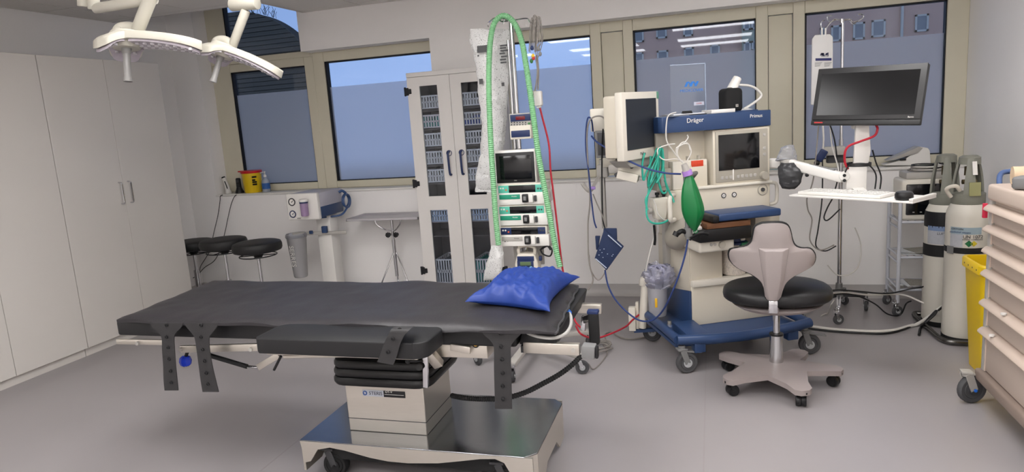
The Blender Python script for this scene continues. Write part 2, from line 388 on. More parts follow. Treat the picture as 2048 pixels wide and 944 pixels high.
# ---- outside
M_brick = mat('mauve_facade', (206, 164, 140), .85, var=.06, scale=1.5)
M_shut = mat('dark_cladding', (76, 68, 54), .7, var=.2, scale=3, stretch=(.3, 1, 6))
M_out = mat('pale_paving', (150, 150, 152), .9)
g = struct(MB().box((-70, 6.6, -4.2), (40, 90, -4.0)), 'ground', M_out)
YF = 40.
bl = thing('apartment_house', 'mauve rendered house across the street, rows of pale framed windows', 'building', (5, YF, -4))
b = MB(); b.box((-5.2, YF, -4), (16, YF+10, 10.5)); b.build('wall', M_brick, bl, world=True)
b = MB()
for z in (3.3, 6.9): b.box((-5.2, YF-.12, z), (16, YF, z+.18))
b.build('ledge', mat('facade_band', (180, 146, 126), .8), bl, world=True)
M_wf = mat('white_window_frame', (196, 188, 172), .5); M_wg = mat('far_pane', (128, 128, 124), .12, spec=.8)
def farwin(x0, y0, x1, y1, par=None, Y=YF):
    a = at(x0, y0, Y=Y); c = at(x1, y1, Y=Y); f = MB(); e = .09
    X0, X1, Z1, Z0 = min(a.x, c.x), max(a.x, c.x), max(a.z, c.z), min(a.z, c.z)
    f.box((X0, Y-.08, Z0), (X0+e, Y, Z1)).box((X1-e, Y-.08, Z0), (X1, Y, Z1)).box((X0, Y-.08, Z0), (X1, Y, Z0+e)).box((X0, Y-.08, Z1-e), (X1, Y, Z1))
    o = f.build('window', M_wf, par, world=True)
    MB().box((X0+e, Y-.04, Z0+e), (X1-e, Y-.02, Z1-e)).build('pane', M_wg, o, world=True)
for q in ((1706, 46, 1729, 78), (1743, 41, 1770, 73), (1662, 52, 1681, 82), (1640, 56, 1652, 86), (1312, 54, 1334, 76), (1268, 60, 1288, 84), (1314, 102, 1337, 124), (1270, 106, 1288, 128), (1366, 50, 1386, 72), (1368, 96, 1388, 118), (1420, 90, 1440, 112), (1830, 30, 1856, 62)): farwin(*q, par=bl)
gb = MB(); a = at(1484, 38, Y=YF-.6); c = at(1513, 150, Y=YF-.6); gb.box((a.x, YF-.6, -4), (c.x+1.2, YF-.05, a.z+3.0))
gb.build('stair_tower', mat('green_render', (160, 164, 140), .8), bl, world=True)
for q in ((1486, 40, 1501, 60), (1502, 39, 1516, 58), (1487, 84, 1502, 104), (1503, 82, 1516, 101)): farwin(*q, par=bl, Y=YF-.62)
p0 = at(1805, 10, Y=YF-.15); MB().cyl((p0.x, YF-.15, -4), (p0.x, YF-.15, 10), .07, n=10).build('drainpipe', M_wf, bl, world=True)
# slatted hall with an arched roof
YA = 16.
pc = at(462, 23, Y=YA); pr = at(596, 80, Y=YA)
dx, dz = pr.x-pc.x, pc.z-pr.z; Ra = (dx*dx+dz*dz)/(2*dz)
hall = thing('slatted_hall', 'dark slatted hall with an arched roof outside the corner window', 'building', (pc.x, YA, -4))
z = -1.2; XE = at(634, 200, Y=YA).x-pc.x
while z < pc.z-.03:
    h = Ra-(pc.z-z)
    hw = math.sqrt(max(Ra*Ra-h*h, .01)) if h > 0 else Ra
    h2 = Ra-(pc.z-min(z+.10, pc.z-.005)); hw2 = math.sqrt(max(Ra*Ra-h2*h2, .002)) if h2 > 0 else Ra
    MB().prism([(pc.x-hw, z), (pc.x+min(hw, XE), z), (pc.x+min(hw2, XE), min(z+.1, pc.z)), (pc.x-hw2, min(z+.1, pc.z))], YA, YA+.03, 'y').build('slat', M_shut, hall, world=True, smooth=False)
    z += .115
MB().prism([(pc.x+min(XE, Ra*math.sin(t))-.01, pc.z-Ra+Ra*math.cos(t)-.02) for t in [(1.1-2.2*i/40) for i in range(41)]]+[(pc.x-Ra*.9, -4), (pc.x+XE-.01, -4)], YA+.05, YA+.5, 'y').build('wall', mat('hall_core', (50, 46, 38), .9), hall, world=True, smooth=False)
b = MB(); random.seed(3)
for i in range(26):
    x = pc.x+random.uniform(.1, 1.1); zz = pc.z-Ra+math.sqrt(Ra*Ra-(x-pc.x)**2)-.03
    b.tube([(x, YA+.4, zz+.03), (x+random.uniform(-.06, .06), YA+.4, zz+.12), (x+random.uniform(-.14, .14), YA+.4, zz+random.uniform(.16, .3))], .006, 4, 2)
tag(b.build('shrub_twigs', mat('bare_twigs', (60, 66, 60), .9), origin=(pc.x+.5, YA+.4, pc.z-.2)), 'bare thin twigs growing on top of the arched hall roof', 'twigs', kind='stuff')
# ---- tall wardrobes on the left
XC = -4.51
def wardrobe(y0, y1, label):
    t = thing('wardrobe', label, 'wardrobe', ((XL+XC)/2, (y0+y1)/2, 0), group='tall white wardrobes along the wall')
    MB().box((XL+.004, y0+.001, .064), (XC-.022, y1-.001, 2.20)).build('body', M_lacq, t, world=True)
    MB().box((XL+.02, y0+.002, 0), (XC-.035, y1-.002, .063)).build('plinth', M_lacq, t, world=True)
    ym = (y0+y1)/2
    for a, b_, hy in ((y0+.0025, ym-.0015, ym-.045), (ym+.0015, y1-.0015, ym+.045)):
        d = MB().box((XC-.02, a, .067), (XC, b_, 2.205)).build('door', M_lacq, t, world=True, bevel=.0015, seg=1)
        h = MB().tube([(XC, hy, 1.255), (XC+.028, hy, 1.25), (XC+.03, hy, 1.22), (XC+.03, hy, 1.12), (XC+.028, hy, 1.09), (XC, hy, 1.085)], .006, 8, 4)
        h.build('handle', M_chrome, d, world=True)
wardrobe(3.813, 4.93, 'tall white two-door wardrobe nearest the window, bar handles side by side')
wardrobe(2.695, 3.811, 'tall white two-door wardrobe cut by the left photo edge')
# ------------------------------------------------------------------ surgical lamps
M_lamp = mat('lamp_cream', (184, 180, 168), .35, var=.02)
M_lens = mat('lamp_lens', (168, 160, 168), .2, var=.15, scale=60, spec=.7)
M_ledd = mat('lamp_led', (206, 202, 206), .15, spec=.8)
def petal(mb, ang, L, w0, w1, sag, th, z0, inset=0, r0=0.02):
    n = 14; d = Vector((math.cos(ang), math.sin(ang), 0)); s_ = Vector((-d.y, d.x, 0)); rows = []
    for i in range(n+1):
        t = i/n; wd = (w0+(w1-w0)*t)*(1 if t < .8 else math.sqrt(max(0, 1-((t-.8)/.2)**2))*.96+.04)-inset
        c = d*(r0+(L-r0)*t)+Vector((0, 0, z0-sag*t*t)); rows.append((c, wd/2))
    v = []
    for c, h in rows: v += [c-s_*h-Vector((0, 0, th)), c-s_*h*.94, c-s_*h*.5+Vector((0, 0, th*.22)), c+s_*h*.5+Vector((0, 0, th*.22)), c+s_*h*.94, c+s_*h-Vector((0, 0, th))]
    f = []
    for i in range(n):
        for j in range(6): f.append((i*6+j, i*6+(j+1) % 6, (i+1)*6+(j+1) % 6, (i+1)*6+j))
    f += [tuple(range(6)), tuple(range(n*6+5, n*6-1, -1))]
    mb.add(v, f)
def lamp(loc, rz, tilt, label, spec, scale, arm):
    t = thing('surgical_lamp', label, 'surgical lamp', loc, group='ceiling surgical lamps')
    R = Matrix.Rotation(rz, 4, 'Z') @ Matrix.Rotation(tilt[0], 4, 'X') @ Matrix.Rotation(tilt[1], 4, 'Y') @ Matrix.Scale(scale, 4)
    def fin(mb): mb.v = [R @ p for p in mb.v]; return mb
    for ang, L in spec:
        m = MB(); petal(m, ang, L, .17, .12, .05, .035, .03); sh = fin(m).build('light_petal', M_lamp, t, bevel=.004)
        m = MB(); petal(m, ang, L-.012, .16, .11, .05, .012, -.006, .012, .05); ln = fin(m).build('lens', M_lens, sh)
        m = MB(); d = Vector((math.cos(ang), math.sin(ang), 0)); s_ = Vector((-d.y, d.x, 0))
        for i in range(int(L/.035)):
            r = .07+i*.034
            if r > L-.03: break
            for q in (-1, 0, 1): m.cyl(d*r+s_*q*.036+Vector((0, 0, -.022-.05*(r/L)**2)), d*r+s_*q*.036+Vector((0, 0, -.012-.05*(r/L)**2)), .009, n=8)
        fin(m).build('led_row', M_ledd, sh)
    m = MB(); m.lathe([(.0, -.03), (.055, -.03), (.07, -.012), (.075, .02), (.06, .045), (.0, .05)], (0, 0, 0), 24); fin(m).build('hub', M_lamp, t)
    m = MB(); m.lathe([(.022, -.03), (.02, -.05), (.016, -.055), (.016, -.16), (.019, -.165), (.019, -.18), (.0, -.182)], (0, 0, 0), 16); fin(m).build('handle', mat('handle_grey', (136, 134, 132), .4), t)
    m = MB(); a = [loc_of(t, p) for p in arm['yoke']]; m.rings(crom(a, 6), .028*scale, 12, True, False, 1.0); m.build('yoke', M_lamp, t)
    for pts, r, nm in arm['tubes']:
        m = MB(); a = [loc_of(t, p) for p in pts]; m.rings(a, r, 20); m.build(nm, M_lamp, t, bevel=.004)
    return t
hubA = at(252, 84, Y=2.62); hubB = at(444, 104, Y=3.25)
mount = Vector((-1.75, 2.75, ZC))
ta0 = at(276, 62, Y=2.68); ta1 = at(305, -14, Y=2.68)
kA = at(182, 2, Y=2.70); kA2 = at(205, -5, Y=2.7)
armA = {'yoke': [hubA+Vector((.0, .0, .02)), at(238, 66, Y=2.64), at(243, 57, Y=2.66), at(262, 56, Y=2.68), ta0],
        'tubes': [([ta0+Vector((-.012, 0, -.01)), ta1], .029, 'down_arm'), ([at(190, 17, Y=2.7), at(310, -2, Y=2.7)], .024, 'spring_arm'),
                  ([at(170, 14, Y=2.7), at(168, -30, Y=2.7)], .032, 'knuckle'), ([at(188, 20, Y=2.7), at(187, -10, Y=2.7)], .026, 'knuckle'),
                  ([ta1+Vector((0, 0, -.02)), ta1+Vector((0, 0, .09))], .04, 'knuckle'), ([ta1+Vector((0, 0, .05)), Vector((-2.52, 2.40, 2.40))], .028, 'extension_arm'), ([Vector((-2.52, 2.40, 2.36)), Vector((-2.52, 2.40, ZC))], .05, 'ceiling_stem')]}
lamp(hubA, 0.29, (-.16, .02), 'larger cream surgical lamp with a level head, hanging in front of the wardrobes', [(0, .345), (2.1, .13), (-2.1, .13)], 1.0, armA)
tb0 = at(464, 94, Y=3.31); tb1 = at(492, 20, Y=3.31)
armB = {'yoke': [hubB+Vector((0, 0, .02)), at(432, 92, Y=3.28), at(436, 82, Y=3.3), at(452, 82, Y=3.31), tb0],
        'tubes': [([tb0+Vector((-.012, 0, -.02)), tb1], .024, 'down_arm'), ([at(463, 10, Y=3.31), at(515, 6, Y=3.31)], .034, 'knuckle'), ([at(489, 6, Y=3.31), at(489, -60, Y=3.31)], .03, 'knuckle'),
                  ([at(489, -58, Y=3.31), Vector((-2.52, 3.36, 2.46))], .027, 'extension_arm'), ([Vector((-2.52, 3.36, 2.42)), Vector((-2.52, 3.36, ZC))], .05, 'ceiling_stem')]}
lamp(hubB, 0.29, (-.22, .34), 'smaller cream surgical lamp with a tilted head, hanging before the corner window', [(0, .37), (2.1, .12), (-2.1, .12)], .95, armB)
# ------------------------------------------------------------------ round stools
M_leather = mat('black_leatherette', (26, 26, 27), .55, var=.12, scale=20, bump=.06, bscale=250)
def make_stool(loc, label, zt):
    t = thing('round_stool', label, 'stool', loc, group='round black stools by the wall')
    MB().lathe([(0, zt-.085), (.17, zt-.085), (.192, zt-.078), (.2, zt-.06), (.2, zt-.03), (.192, zt-.01), (.17, zt-.002), (.1, zt), (0, zt)], n=36).build('seat', M_leather, t)
    MB().torus((0, 0, zt-.118), .15, .005).cyl((-.15, 0, zt-.118), (.15, 0, zt-.118), .004, n=6).cyl((0, -.15, zt-.118), (0, .15, zt-.118), .004, n=6).build('lever_ring', M_black, t)
    MB().lathe([(.06, zt-.086), (.045, zt-.11), (.03, zt-.135), (0, zt-.135)], n=16).build('swivel_plate', M_black, t)
    MB().cyl((0, 0, .30), (0, 0, zt-.13), .014).build('piston', M_chrome, t)
    MB().cyl((0, 0, .10), (0, 0, .31), .026).build('cylinder', M_chrome, t)
    for i in range(5):
        a = 2*math.pi*i/5+.3
        MB().beam((0, 0, .105), (.25*math.cos(a), .25*math.sin(a), .075), .04, .025).build('leg', M_chrome, t, bevel=.004)
        caster(t, (.25*math.cos(a), .25*math.sin(a)), .025, .03, a, M_black, M_black, None, .075, .006)
    return t
s1 = make_stool((-4.13, 4.96, 0), 'round black stool between the other two, a cable running behind its seat', .68)
dup(s1, (-3.655, 4.785, 0), .4, 'round black stool standing nearest the suction unit')
make_stool((-4.80, 5.34, 0), 'round black stool mostly hidden behind the end of the wardrobe', .60)
# ------------------------------------------------------------------ things on the window ledge
ZL = .995
p = at(457, 388, Y=5.76); p.z = ZL
t = thing('hair_clipper', 'white upright hair clipper in its charging foot on the window ledge', 'clipper', p)
MB().lathe([(.03, 0), (.032, .012), (.026, .03), (.024, .035)], n=18).build('charging_foot', M_white, t)
MB().rings(crom([(0, 0, .02), (-.004, 0, .06), (-.014, 0, .11), (-.03, 0, .155)], 5), [.022+.003*math.sin(i*.4) for i in range(16)], 14).build('body', M_white, t)
MB().cyl((-.03, 0, .152), (-.036, 0, .168), .02, .017, n=14).build('cutter_head', M_black, t)
MB().rings(crom([(.012, -.02, .05), (.004, -.022, .09), (-.008, -.021, .125)], 4), .005, 8).build('grip_strip', M_black, t)
p = at(480, 388, Y=5.76); p.z = ZL
t = thing('cordless_handset', 'black cordless handset in a wide cradle beside the yellow bin', 'handset', p)
MB().lathe([(.042, 0), (.043, .012), (.03, .04), (.024, .06), (.0, .06)], n=20).build('cradle', M_black, t)
MB().prism([(-.024, .04), (.024, .04), (.022, .14), (.016, .15), (-.016, .15), (-.022, .14)], -.012, .012, 'y').build('handset', M_black, t, bevel=.004)
MB().box((-.013, -.0145, .105), (.013, -.0115, .135)).build('display', M_dgrey, t)
kb = MB()
for i in range(3):
    for j in range(3): kb.cbox((-.012+.012*i, -.013, .06+.014*j), (.008, .003, .008))
kb.build('keypad', M_dgrey, t)
p = at(508, 387, Y=5.785); p.z = ZL
M_yel = mat('yellow_plastic', (226, 190, 24), .4, var=.04); M_redp = mat('red_plastic', (196, 24, 32), .4)
t = thing('sharps_bin', 'yellow sharps bin with a red lid on the window ledge', 'sharps bin', p)
MB().lathe([(.0, 0), (.078, 0), (.082, .006), (.095, .20), (.0, .20)], n=32).build('bucket', M_yel, t)
MB().lathe([(.099, .192), (.103, .2), (.101, .214), (.09, .218), (.0, .222)], n=32).cbox((-.075, -.04, .214), (.06, .05, .012)).build('lid', M_redp, t)
lb = MB()
for i, (zz, n_) in enumerate(((.155, 3), (.125, 2), (.105, 3), (.082, 3))):
    for j in range(n_):
        a = -.85+.15*j; r = .0795+.0165*zz/.2+.0015
        lb.cbox((r*math.cos(a-.0)*1, r*math.sin(a), zz), (.012, .012, .016), None)
lb.build('hazard_print', M_black, t)
p = at(534, 386, Y=5.77); p.z = ZL
t = thing('pump_bottle', 'clear pump bottle with a blue label, right of the yellow bin', 'bottle', p)
MB().lathe([(0, 0), (.036, 0), (.039, .006), (.039, .10), (.03, .125), (.015, .138), (.014, .15)], n=24).build('bottle', glassmat('bottle_plastic', (225, 232, 240), film=((214, 222, 232), .45)), t)
MB().lathe([(.0398, .03), (.0398, .088)], n=24).build('label', mat('blue_label', (40, 92, 160), .5, var=.5, scale=25), t)
MB().lathe([(.016, .148), (.016, .165), (.007, .168), (.006, .19), (.011, .192), (.011, .202), (0, .203)], n=14).beam((0, 0, .197), (-.045, 0, .188), .011, .009).build('pump_head', M_white, t)
one(MB().tube(P([(450, 389, 5.70), (441, 392, 5.66), (440, 402, 5.66), (436, 430, 5.62), (428, 464, 5.55), (420, 500, 5.55), (412, 515, 5.52), (401, 533, 5.50), (398, 548, 5.5), (386, 556, 5.48)]), .0035, 6, 5), 'charger_cable', M_cblk, 'thin black charger cable hanging from the white hair clipper', 'cable')
one(MB().tube(P([(476, 389, 5.70), (469, 393, 5.66), (462, 410, 5.66), (455, 440, 5.62), (450, 464, 5.58), (440, 500, 5.55), (428, 522, 5.52), (408, 536, 5.50), (390, 558, 5.48)]), .0035, 6, 5), 'charger_cable', M_cblk, 'thin black charger cable hanging from the black cordless handset', 'cable')
# ------------------------------------------------------------------ suction unit
M_lav = mat('lavender_grey', (182, 180, 190), .4, var=.02)
t = thing('suction_unit', 'white and blue suction unit with two gauges on a column stand', 'suction unit', (-3.33, 5.28, 0))
x0, x1, y0, y1, z0, z1 = -3.53, -3.225, 5.08, 5.50, .805, 1.035
MB().box((x0, y0, z0), (x1, y0+.05, z1)).build('front_panel', M_white, t, world=True, bevel=.012, seg=3)
MB().box((x0+.008, y0+.045, z0+.10), (x1-.002, y1, z1-.004)).build('housing', M_lav, t, world=True, bevel=.01)
MB().box((x0+.008, y0+.045, z0+.012), (x1-.002, y1, z0+.105)).build('lower_housing', M_blue, t, world=True, bevel=.006)
def gauge(cx_, cz_, y, r, root, face, rim, needle):
    g_ = MB().torus((cx_, y-.004, cz_), r, r*.16, 'y', 24, 8).build('gauge', rim, root, world=True)
    MB().cyl((cx_, y-.004, cz_), (cx_, y+.004, cz_), r, n=24).build('dial', face, g_, world=True)
    MB().beam((cx_-r*.1, y-.006, cz_-r*.1), (cx_+r*.65, y-.006, cz_+r*.5), .003, .003).cyl((cx_, y-.007, cz_), (cx_, y-.004, cz_), r*.15, n=8).build('needle', needle, g_, world=True)
gauge(-3.47, .965, y0, .03, t, M_white, M_dgrey, M_black)
gauge(-3.475, .86, y0, .028, t, M_white, M_dblue, M_dblue)
M_mauve = glassmat('mauve_jar', (222, 200, 228), film=((196, 172, 206), .5))
MB().lathe([(0, 0), (.03, 0), (.033, .01), (.033, .12), (.03, .128)], (-3.335, y0-.034, .845), 20).build('collection_jar', M_mauve, t, world=True)
MB().lathe([(.037, 0), (.038, .018), (.03, .024), (0, .024)], (-3.335, y0-.034, .968), 20).build('jar_lid', M_white, t, world=True)
MB().lathe([(.036, 0), (.036, .014)], (-3.335, y0-.034, .955), 20).build('jar_band', M_dblue, t, world=True)
text('SERRES', .012, Matrix.Translation((-3.42, y0-.001, .822)) @ FRONT, M_dgrey, t, world=True)
MB().box((-3.40, 5.30, .14), (-3.26, 5.44, .81)).build('column', M_white, t, world=True, bevel=.01)
MB().beam((-3.59, 5.20, .665), (-3.13, 5.34, .648), .02, .03).build('rail', M_lgrey, t, world=True, bevel=.004)
MB().cbox((-3.30, 5.265, .69), (.05, .03, .06)).build('rail_clamp', M_blue, t, world=True, bevel=.006)
MB().cbox((-3.42, 5.235, .672), (.035, .02, .03)).build('rail_clamp', M_blue, t, world=True, bevel=.006)
hz = MB(); hz.torus((-3.17, 5.45, .92), .055, .008, 'x', 24, 8).torus((-3.155, 5.45, .915), .06, .008, 'x', 24, 8).tube([(-3.16, 5.45, .985), (-3.175, 5.42, 1.01), (-3.2, 5.4, 1.0)], .012, 8, 4).tube([(-3.16, 5.45, .855), (-3.19, 5.38, .80), (-3.3, 5.3, .795), (-3.35, 5.25, .80)], .009, 8, 5)
hz.build('suction_hose', mat('steel_blue_hose', (58, 84, 128), .35, var=.2, scale=60), t, world=True)
MB().box((-3.5, 5.16, .075), (-3.16, 5.56, .14)).build('base', M_white, t, world=True, bevel=.02)
for sx in (-.15, .15):
    for sy in (-.15, .2): caster(t, (sx, sy), .03, .03, .6, M_dgrey, M_tyre, None, .08)
# canister of the suction unit: hangs on the rail
pc_ = Vector((-3.515, 5.145, .29))
t = thing('suction_canister', 'clear suction canister with embossed lettering hanging on the suction unit rail', 'canister', pc_)
MB().lathe([(.055, 0), (.06, .01), (.085, .355), (.088, .36)], n=32).lathe([(.083, .355), (.057, .012), (0, .01)], n=32).build('canister', glassmat('canister_plastic', (228, 228, 232), film=((226, 224, 224), .38)), t)
MB().lathe([(.09, .355), (.094, .365), (.09, .385), (.084, .39), (.083, .36)], n=32).build('rim', M_clear, t)
text('SERRES', .062, Matrix.Translation((-.008, -.078, .2)) @ Matrix.Rotation(.06, 4, 'X') @ FRONT @ Matrix.Rotation(-math.pi/2, 4, 'Z'), M_white, t, name='embossed_lettering')
# ------------------------------------------------------------------ instrument tray on a tripod
t = thing('instrument_stand', 'stainless instrument tray on a thin tripod with black clamp knobs', 'instrument stand', (-2.72, 5.46, 0))
zt = .755
tr = MB(); tr.box((-3.10, 5.30, zt-.004), (-2.41, 5.64, zt))
for a, b_ in (((-3.10, 5.30), (-2.41, 5.31)), ((-3.10, 5.63), (-2.41, 5.64)), ((-3.10, 5.30), (-3.09, 5.64)), ((-2.42, 5.30), (-2.41, 5.64))): tr.box((a[0], a[1], zt-.004), (b_[0], b_[1], zt+.018))
tr.build('tray', mat('matt_steel_tray', (196, 194, 198), .42, .9, var=.04), t, world=True, bevel=.002, seg=1)
MB().tube([(-2.87, 5.40, zt-.005), (-2.86, 5.40, zt-.05), (-2.80, 5.42, zt-.1), (-2.75, 5.45, zt-.125)], .006, 8).tube([(-2.62, 5.40, zt-.005), (-2.63, 5.40, zt-.05), (-2.68, 5.42, zt-.1), (-2.73, 5.45, zt-.125)], .006, 8).build('tray_bow', M_chrome, t, world=True)
MB().cyl((-2.74, 5.46, .22), (-2.74, 5.46, zt-.004), .012, n=14).cyl((-2.74, 5.46, .22), (-2.74, 5.46, .55), .016, n=14).build('pole', M_chrome, t, world=True)
for sx in (-.035, .04):
    kn = MB()
    for i in range(8):
        a = i*math.pi/4; kn.ball((-2.74+sx+.018*math.cos(a), 5.43, .60+.018*math.sin(a)), .008, 8)
    kn.cyl((-2.74+sx, 5.42, .60), (-2.74+sx, 5.46, .60), .018, n=14).build('clamp_knob', M_black, t, world=True)
for i in range(3):
    a = -2.2+i*2*math.pi/3; d = Vector((math.cos(a), math.sin(a), 0)); rr = .16 if i else .26
    if i == 2: rr = .16
    MB().tube([Vector((-2.74, 5.46, .42))+d*.018, Vector((-2.74, 5.46, .40))+d*.03, Vector((-2.74, 5.46, .012))+d*rr], .007, 8, 3).cyl(Vector((-2.74, 5.46, .12)), Vector((-2.74, 5.46, .14))+d*(rr*.66), .005, n=6).build('leg', M_chrome, t, world=True)
# ------------------------------------------------------------------ glass-fronted cabinet
cx0, cx1, cy0, cy1, cz1 = -2.378, -1.66, 5.25, 5.68, 1.962
t = thing('glass_cabinet', 'white metal cabinet with glazed doors, black hinges and blue handles', 'cabinet', ((cx0+cx1)/2, (cy0+cy1)/2, 0))
M_cab = mat('cabinet_white', (216, 212, 208), .38, var=.015)
cb = MB(); e = .014; yb = cy0+.022
cb.box((cx0, yb, .06), (cx0+e, cy1, cz1)).box((cx1-e, yb, .06), (cx1, cy1, cz1)).box((cx0, cy1-e, .06), (cx1, cy1, cz1)).box((cx0, yb, .06), (cx1, cy1, .09)).box((cx0-.002, cy0, 1.926), (cx1+.002, cy1, cz1))
cb.box((cx0+.01, yb+.01, 0), (cx1-.01, cy1-.01, .06))
cb.build('body', M_cab, t, world=True, bevel=.002, seg=1)
MB().box((cx0+e, cy1-e-.006, .09), (cx1-e, cy1-e-.001, 1.92)).box((cx0+e, yb+.03, .09), (cx0+e+.003, cy1-e, 1.92)).box((cx1-e-.003, yb+.03, .09), (cx1-e, cy1-e, 1.92)).build('lining', mat('cabinet_interior', (130, 126, 124), .7), t, world=True)
xm = -2.007
for a, b_, g0, g1 in ((cx0, xm-.0015, -2.272, -2.118), (xm+.0015, cx1, -1.914, -1.762)):
    d = MB()
    for q in (((a, .07), (g0, 1.924)), ((g1, .07), (b_, 1.924)), ((g0, .07), (g1, .285-.09)), ((g0, .835), (g1, .951)), ((g0, 1.851), (g1, 1.924))): d.box((q[0][0], cy0, q[0][1]), (q[1][0], cy0+.02, q[1][1]))
    d = d.build('door', M_cab, t, world=True)
    for q0, q1 in ((.195, .835), (.951, 1.851)):
        MB().box((g0, cy0+.008, q0), (g1, cy0+.012, q1)).build('glass_pane', M_glass, d, world=True, smooth=False)
    hx = -2.06 if a == cx0 else -1.952
    MB().torus((hx, cy0-.001, 1.30), .022, .003, 'y', 20, 6).tube([(hx, cy0, 1.312), (hx, cy0-.03, 1.30), (hx+.002, cy0-.034, 1.22), (hx+.004, cy0-.03, 1.135), (hx+.004, cy0, 1.125)], .0095, 8, 4).build('handle', M_dblue, d, world=True)
    side = cx0 if a == cx0 else cx1; sg = -1 if a == cx0 else 1
    for hz_ in (1.815, 1.062, .318):
        MB().cbox((side+sg*.006, cy0+.01, hz_), (.034, .036, .06)).cyl((side+sg*.02, cy0-.002, hz_-.036), (side+sg*.02, cy0-.002, hz_+.036), .009, n=10).cbox((side-sg*.02, cy0-.005, hz_), (.03, .01, .04)).build('hinge', M_gasket, d, world=True, bevel=.003, seg=1)
shl = MB()
zs_up = [1.668, 1.512, 1.362, 1.215, 1.065]
for z in zs_up: shl.box((cx0+.02, yb+.02, z-.022), (cx1-.02, cy1-.03, z-.004))
shl.box((cx0+.02, yb+.01, .90), (cx1-.02, cy1-.03, .915)).box((cx0+.02, yb+.02, .60), (cx1-.02, cy1-.03, .61))
shl.build('shelf', mat('dark_shelf', (84, 78, 74), .6), t, world=True, smooth=False)
# baskets: slotted front, sides and floor
def basket_mesh(wd, ht, dp):
    m = MB(); T = .004
    for y in (0, dp-T):
        m.box((0, y, ht-.012), (wd, y+T, ht)).box((0, y, ht*.44), (wd, y+T, ht*.56)).box((0, y, 0), (wd, y+T, .012))
        n = 7
        for i in range(n+1):
            x = i*(wd-.006)/n
            m.box((x, y, .01), (x+.010, y+T, ht-.01))
    for x in (0, wd-T):
        m.box((x, 0, ht-.012), (x+T, dp, ht)).box((x, 0, ht*.44), (x+T, dp, ht*.56)).box((x, 0, 0), (x+T, dp, .012))
        for i in range(7): m.box((x, i*dp/6.6, .01), (x+T, i*dp/6.6+.01, ht-.01))
    m.box((0, 0, 0), (wd, dp, .003))
    return m
M_bask = mat('basket_grey', (236, 234, 232), .5); M_bblu = mat('basket_blue_grey', (190, 206, 226), .5)
conts = {'clear': mat('content_pale', (214, 210, 206), .5, var=.3, scale=30), 'teal': mat('content_teal', (72, 170, 156), .5, var=.3, scale=30), 'blue': mat('content_blue', (44, 80, 180), .5, var=.4, scale=30), 'dark': mat('content_dark', (120, 124, 128), .5, var=.4, scale=30)}
rowname = ['top', 'second', 'third', 'fourth', 'fifth']
def put_basket(x, y, z, wd, ht, dp, label, kind, mb_=M_bask):
    r = thing('storage_basket', label, 'basket', (x+wd/2, y+dp/2, z), group='slotted baskets in the glazed cabinet')
    bm_ = basket_mesh(wd, ht, dp); bm_.v = [p+Vector((-wd/2, -dp/2, 0)) for p in bm_.v]; bm_.build('basket', mb_, r, smooth=False)
    cm = MB(); random.seed(int(x*1000+z*977))
    n = 6
    for i in range(n):
        h = ht*random.uniform(.45, .92); cm.box((-wd/2+.008+i*(wd-.016)/n, -dp/2+.012, .005), (-wd/2+.004+(i+1)*(wd-.016)/n, dp/2-.02, h))
    cm.build('contents', conts[kind], r, bevel=.003, seg=1)
    return r
kinds = [('clear', 'clear'), ('teal', 'blue'), ('clear', 'dark'), ('clear', 'clear'), ('clear', 'clear')]
kindw = {'clear': 'pale packets', 'teal': 'teal packets', 'blue': 'dark blue packets', 'dark': 'dark packets'}
for i, z in enumerate(zs_up):
    for j, x in enumerate((-2.282, -1.925)):
        put_basket(x, yb+.004, z-.002, .172, .108, .30, 'grey slotted basket of %s, %s from the top behind the %s cabinet door' % (kindw[kinds[i][j]], ['first', 'second', 'third', 'fourth', 'fifth'][i], ['left', 'right'][j]), kinds[i][j])
for j, x in enumerate((-2.275, -1.925)):
    put_basket(x, yb+.004, .732, .165, .102, .30, 'blue-grey slotted basket at the top of the lower %s cabinet pane' % ['left', 'right'][j], 'clear', M_bblu)
    put_basket(x, yb+.004, .20, .165, .21, .30, 'deep grey slotted basket at the bottom of the lower %s cabinet pane' % ['left', 'right'][j], 'dark' if j == 0 else 'teal')
sb = MB()
for x in (-2.275, -1.925): sb.box((x-.005, yb+.025, .722), (x+.17, yb+.33, .73)).box((x-.005, yb+.025, .188), (x+.17, yb+.33, .198))
sb.build('shelf', M_cab, t, world=True, smooth=False)
# ------------------------------------------------------------------ operating table
M_steel2 = mat('satin_steel', (206, 200, 190), .36, .85, var=.04, scale=20, stretch=(1, 10, 10))
M_plate = mat('base_steel', (150, 152, 156), .16, 1, var=.12, scale=25, stretch=(.4, 8, 8), bump=.02, bscale=90)
M_pad = mat('black_cushion', (24, 24, 26), .5, var=.12, scale=10, bump=.05, bscale=200)
M_matt = mat('charcoal_nylon', (42, 40, 43), .46, var=.1, scale=6, bump=.08, bscale=90)
TX, TY = -1.41, 2.745
t = thing('operating_table', 'stainless operating table with black cushions on a low steel base', 'operating table', (TX, TY, 0))
bx0, bx1, by0, by1, bz = -1.79, -.705, 2.455, 3.035, .20
ch = .045
MB().prism([(bx0, by0), (bx1-ch, by0), (bx1, by0+ch), (bx1, by1-ch), (bx1-ch, by1), (bx0, by1)], bz-.006, bz, 'z').build('base_plate', M_plate, t, world=True, bevel=.002, seg=1)
def skirt(y0_, y1_):
    px = [(131, 738), (170, 880), (205, 872), (250, 795), (330, 782), (430, 802), (600, 850), (720, 874), (850, 886), (1050, 886), (1200, 872), (1330, 858), (1430, 858), (1490, 885), (1535, 960), (1690, 960), (1690, 828)]
    o = []
    for x, y in px:
        q = at(560+x/3.3233, 660+y/3.3233, Y=by0); o.append((min(max(q.x, bx0), bx1-.01), min(max(q.z, .018), bz-.004)))
    return MB().prism(o, y0_, y1_, 'y')
skirt(by0, by0+.012).build('skirt', M_steel2, t, world=True)
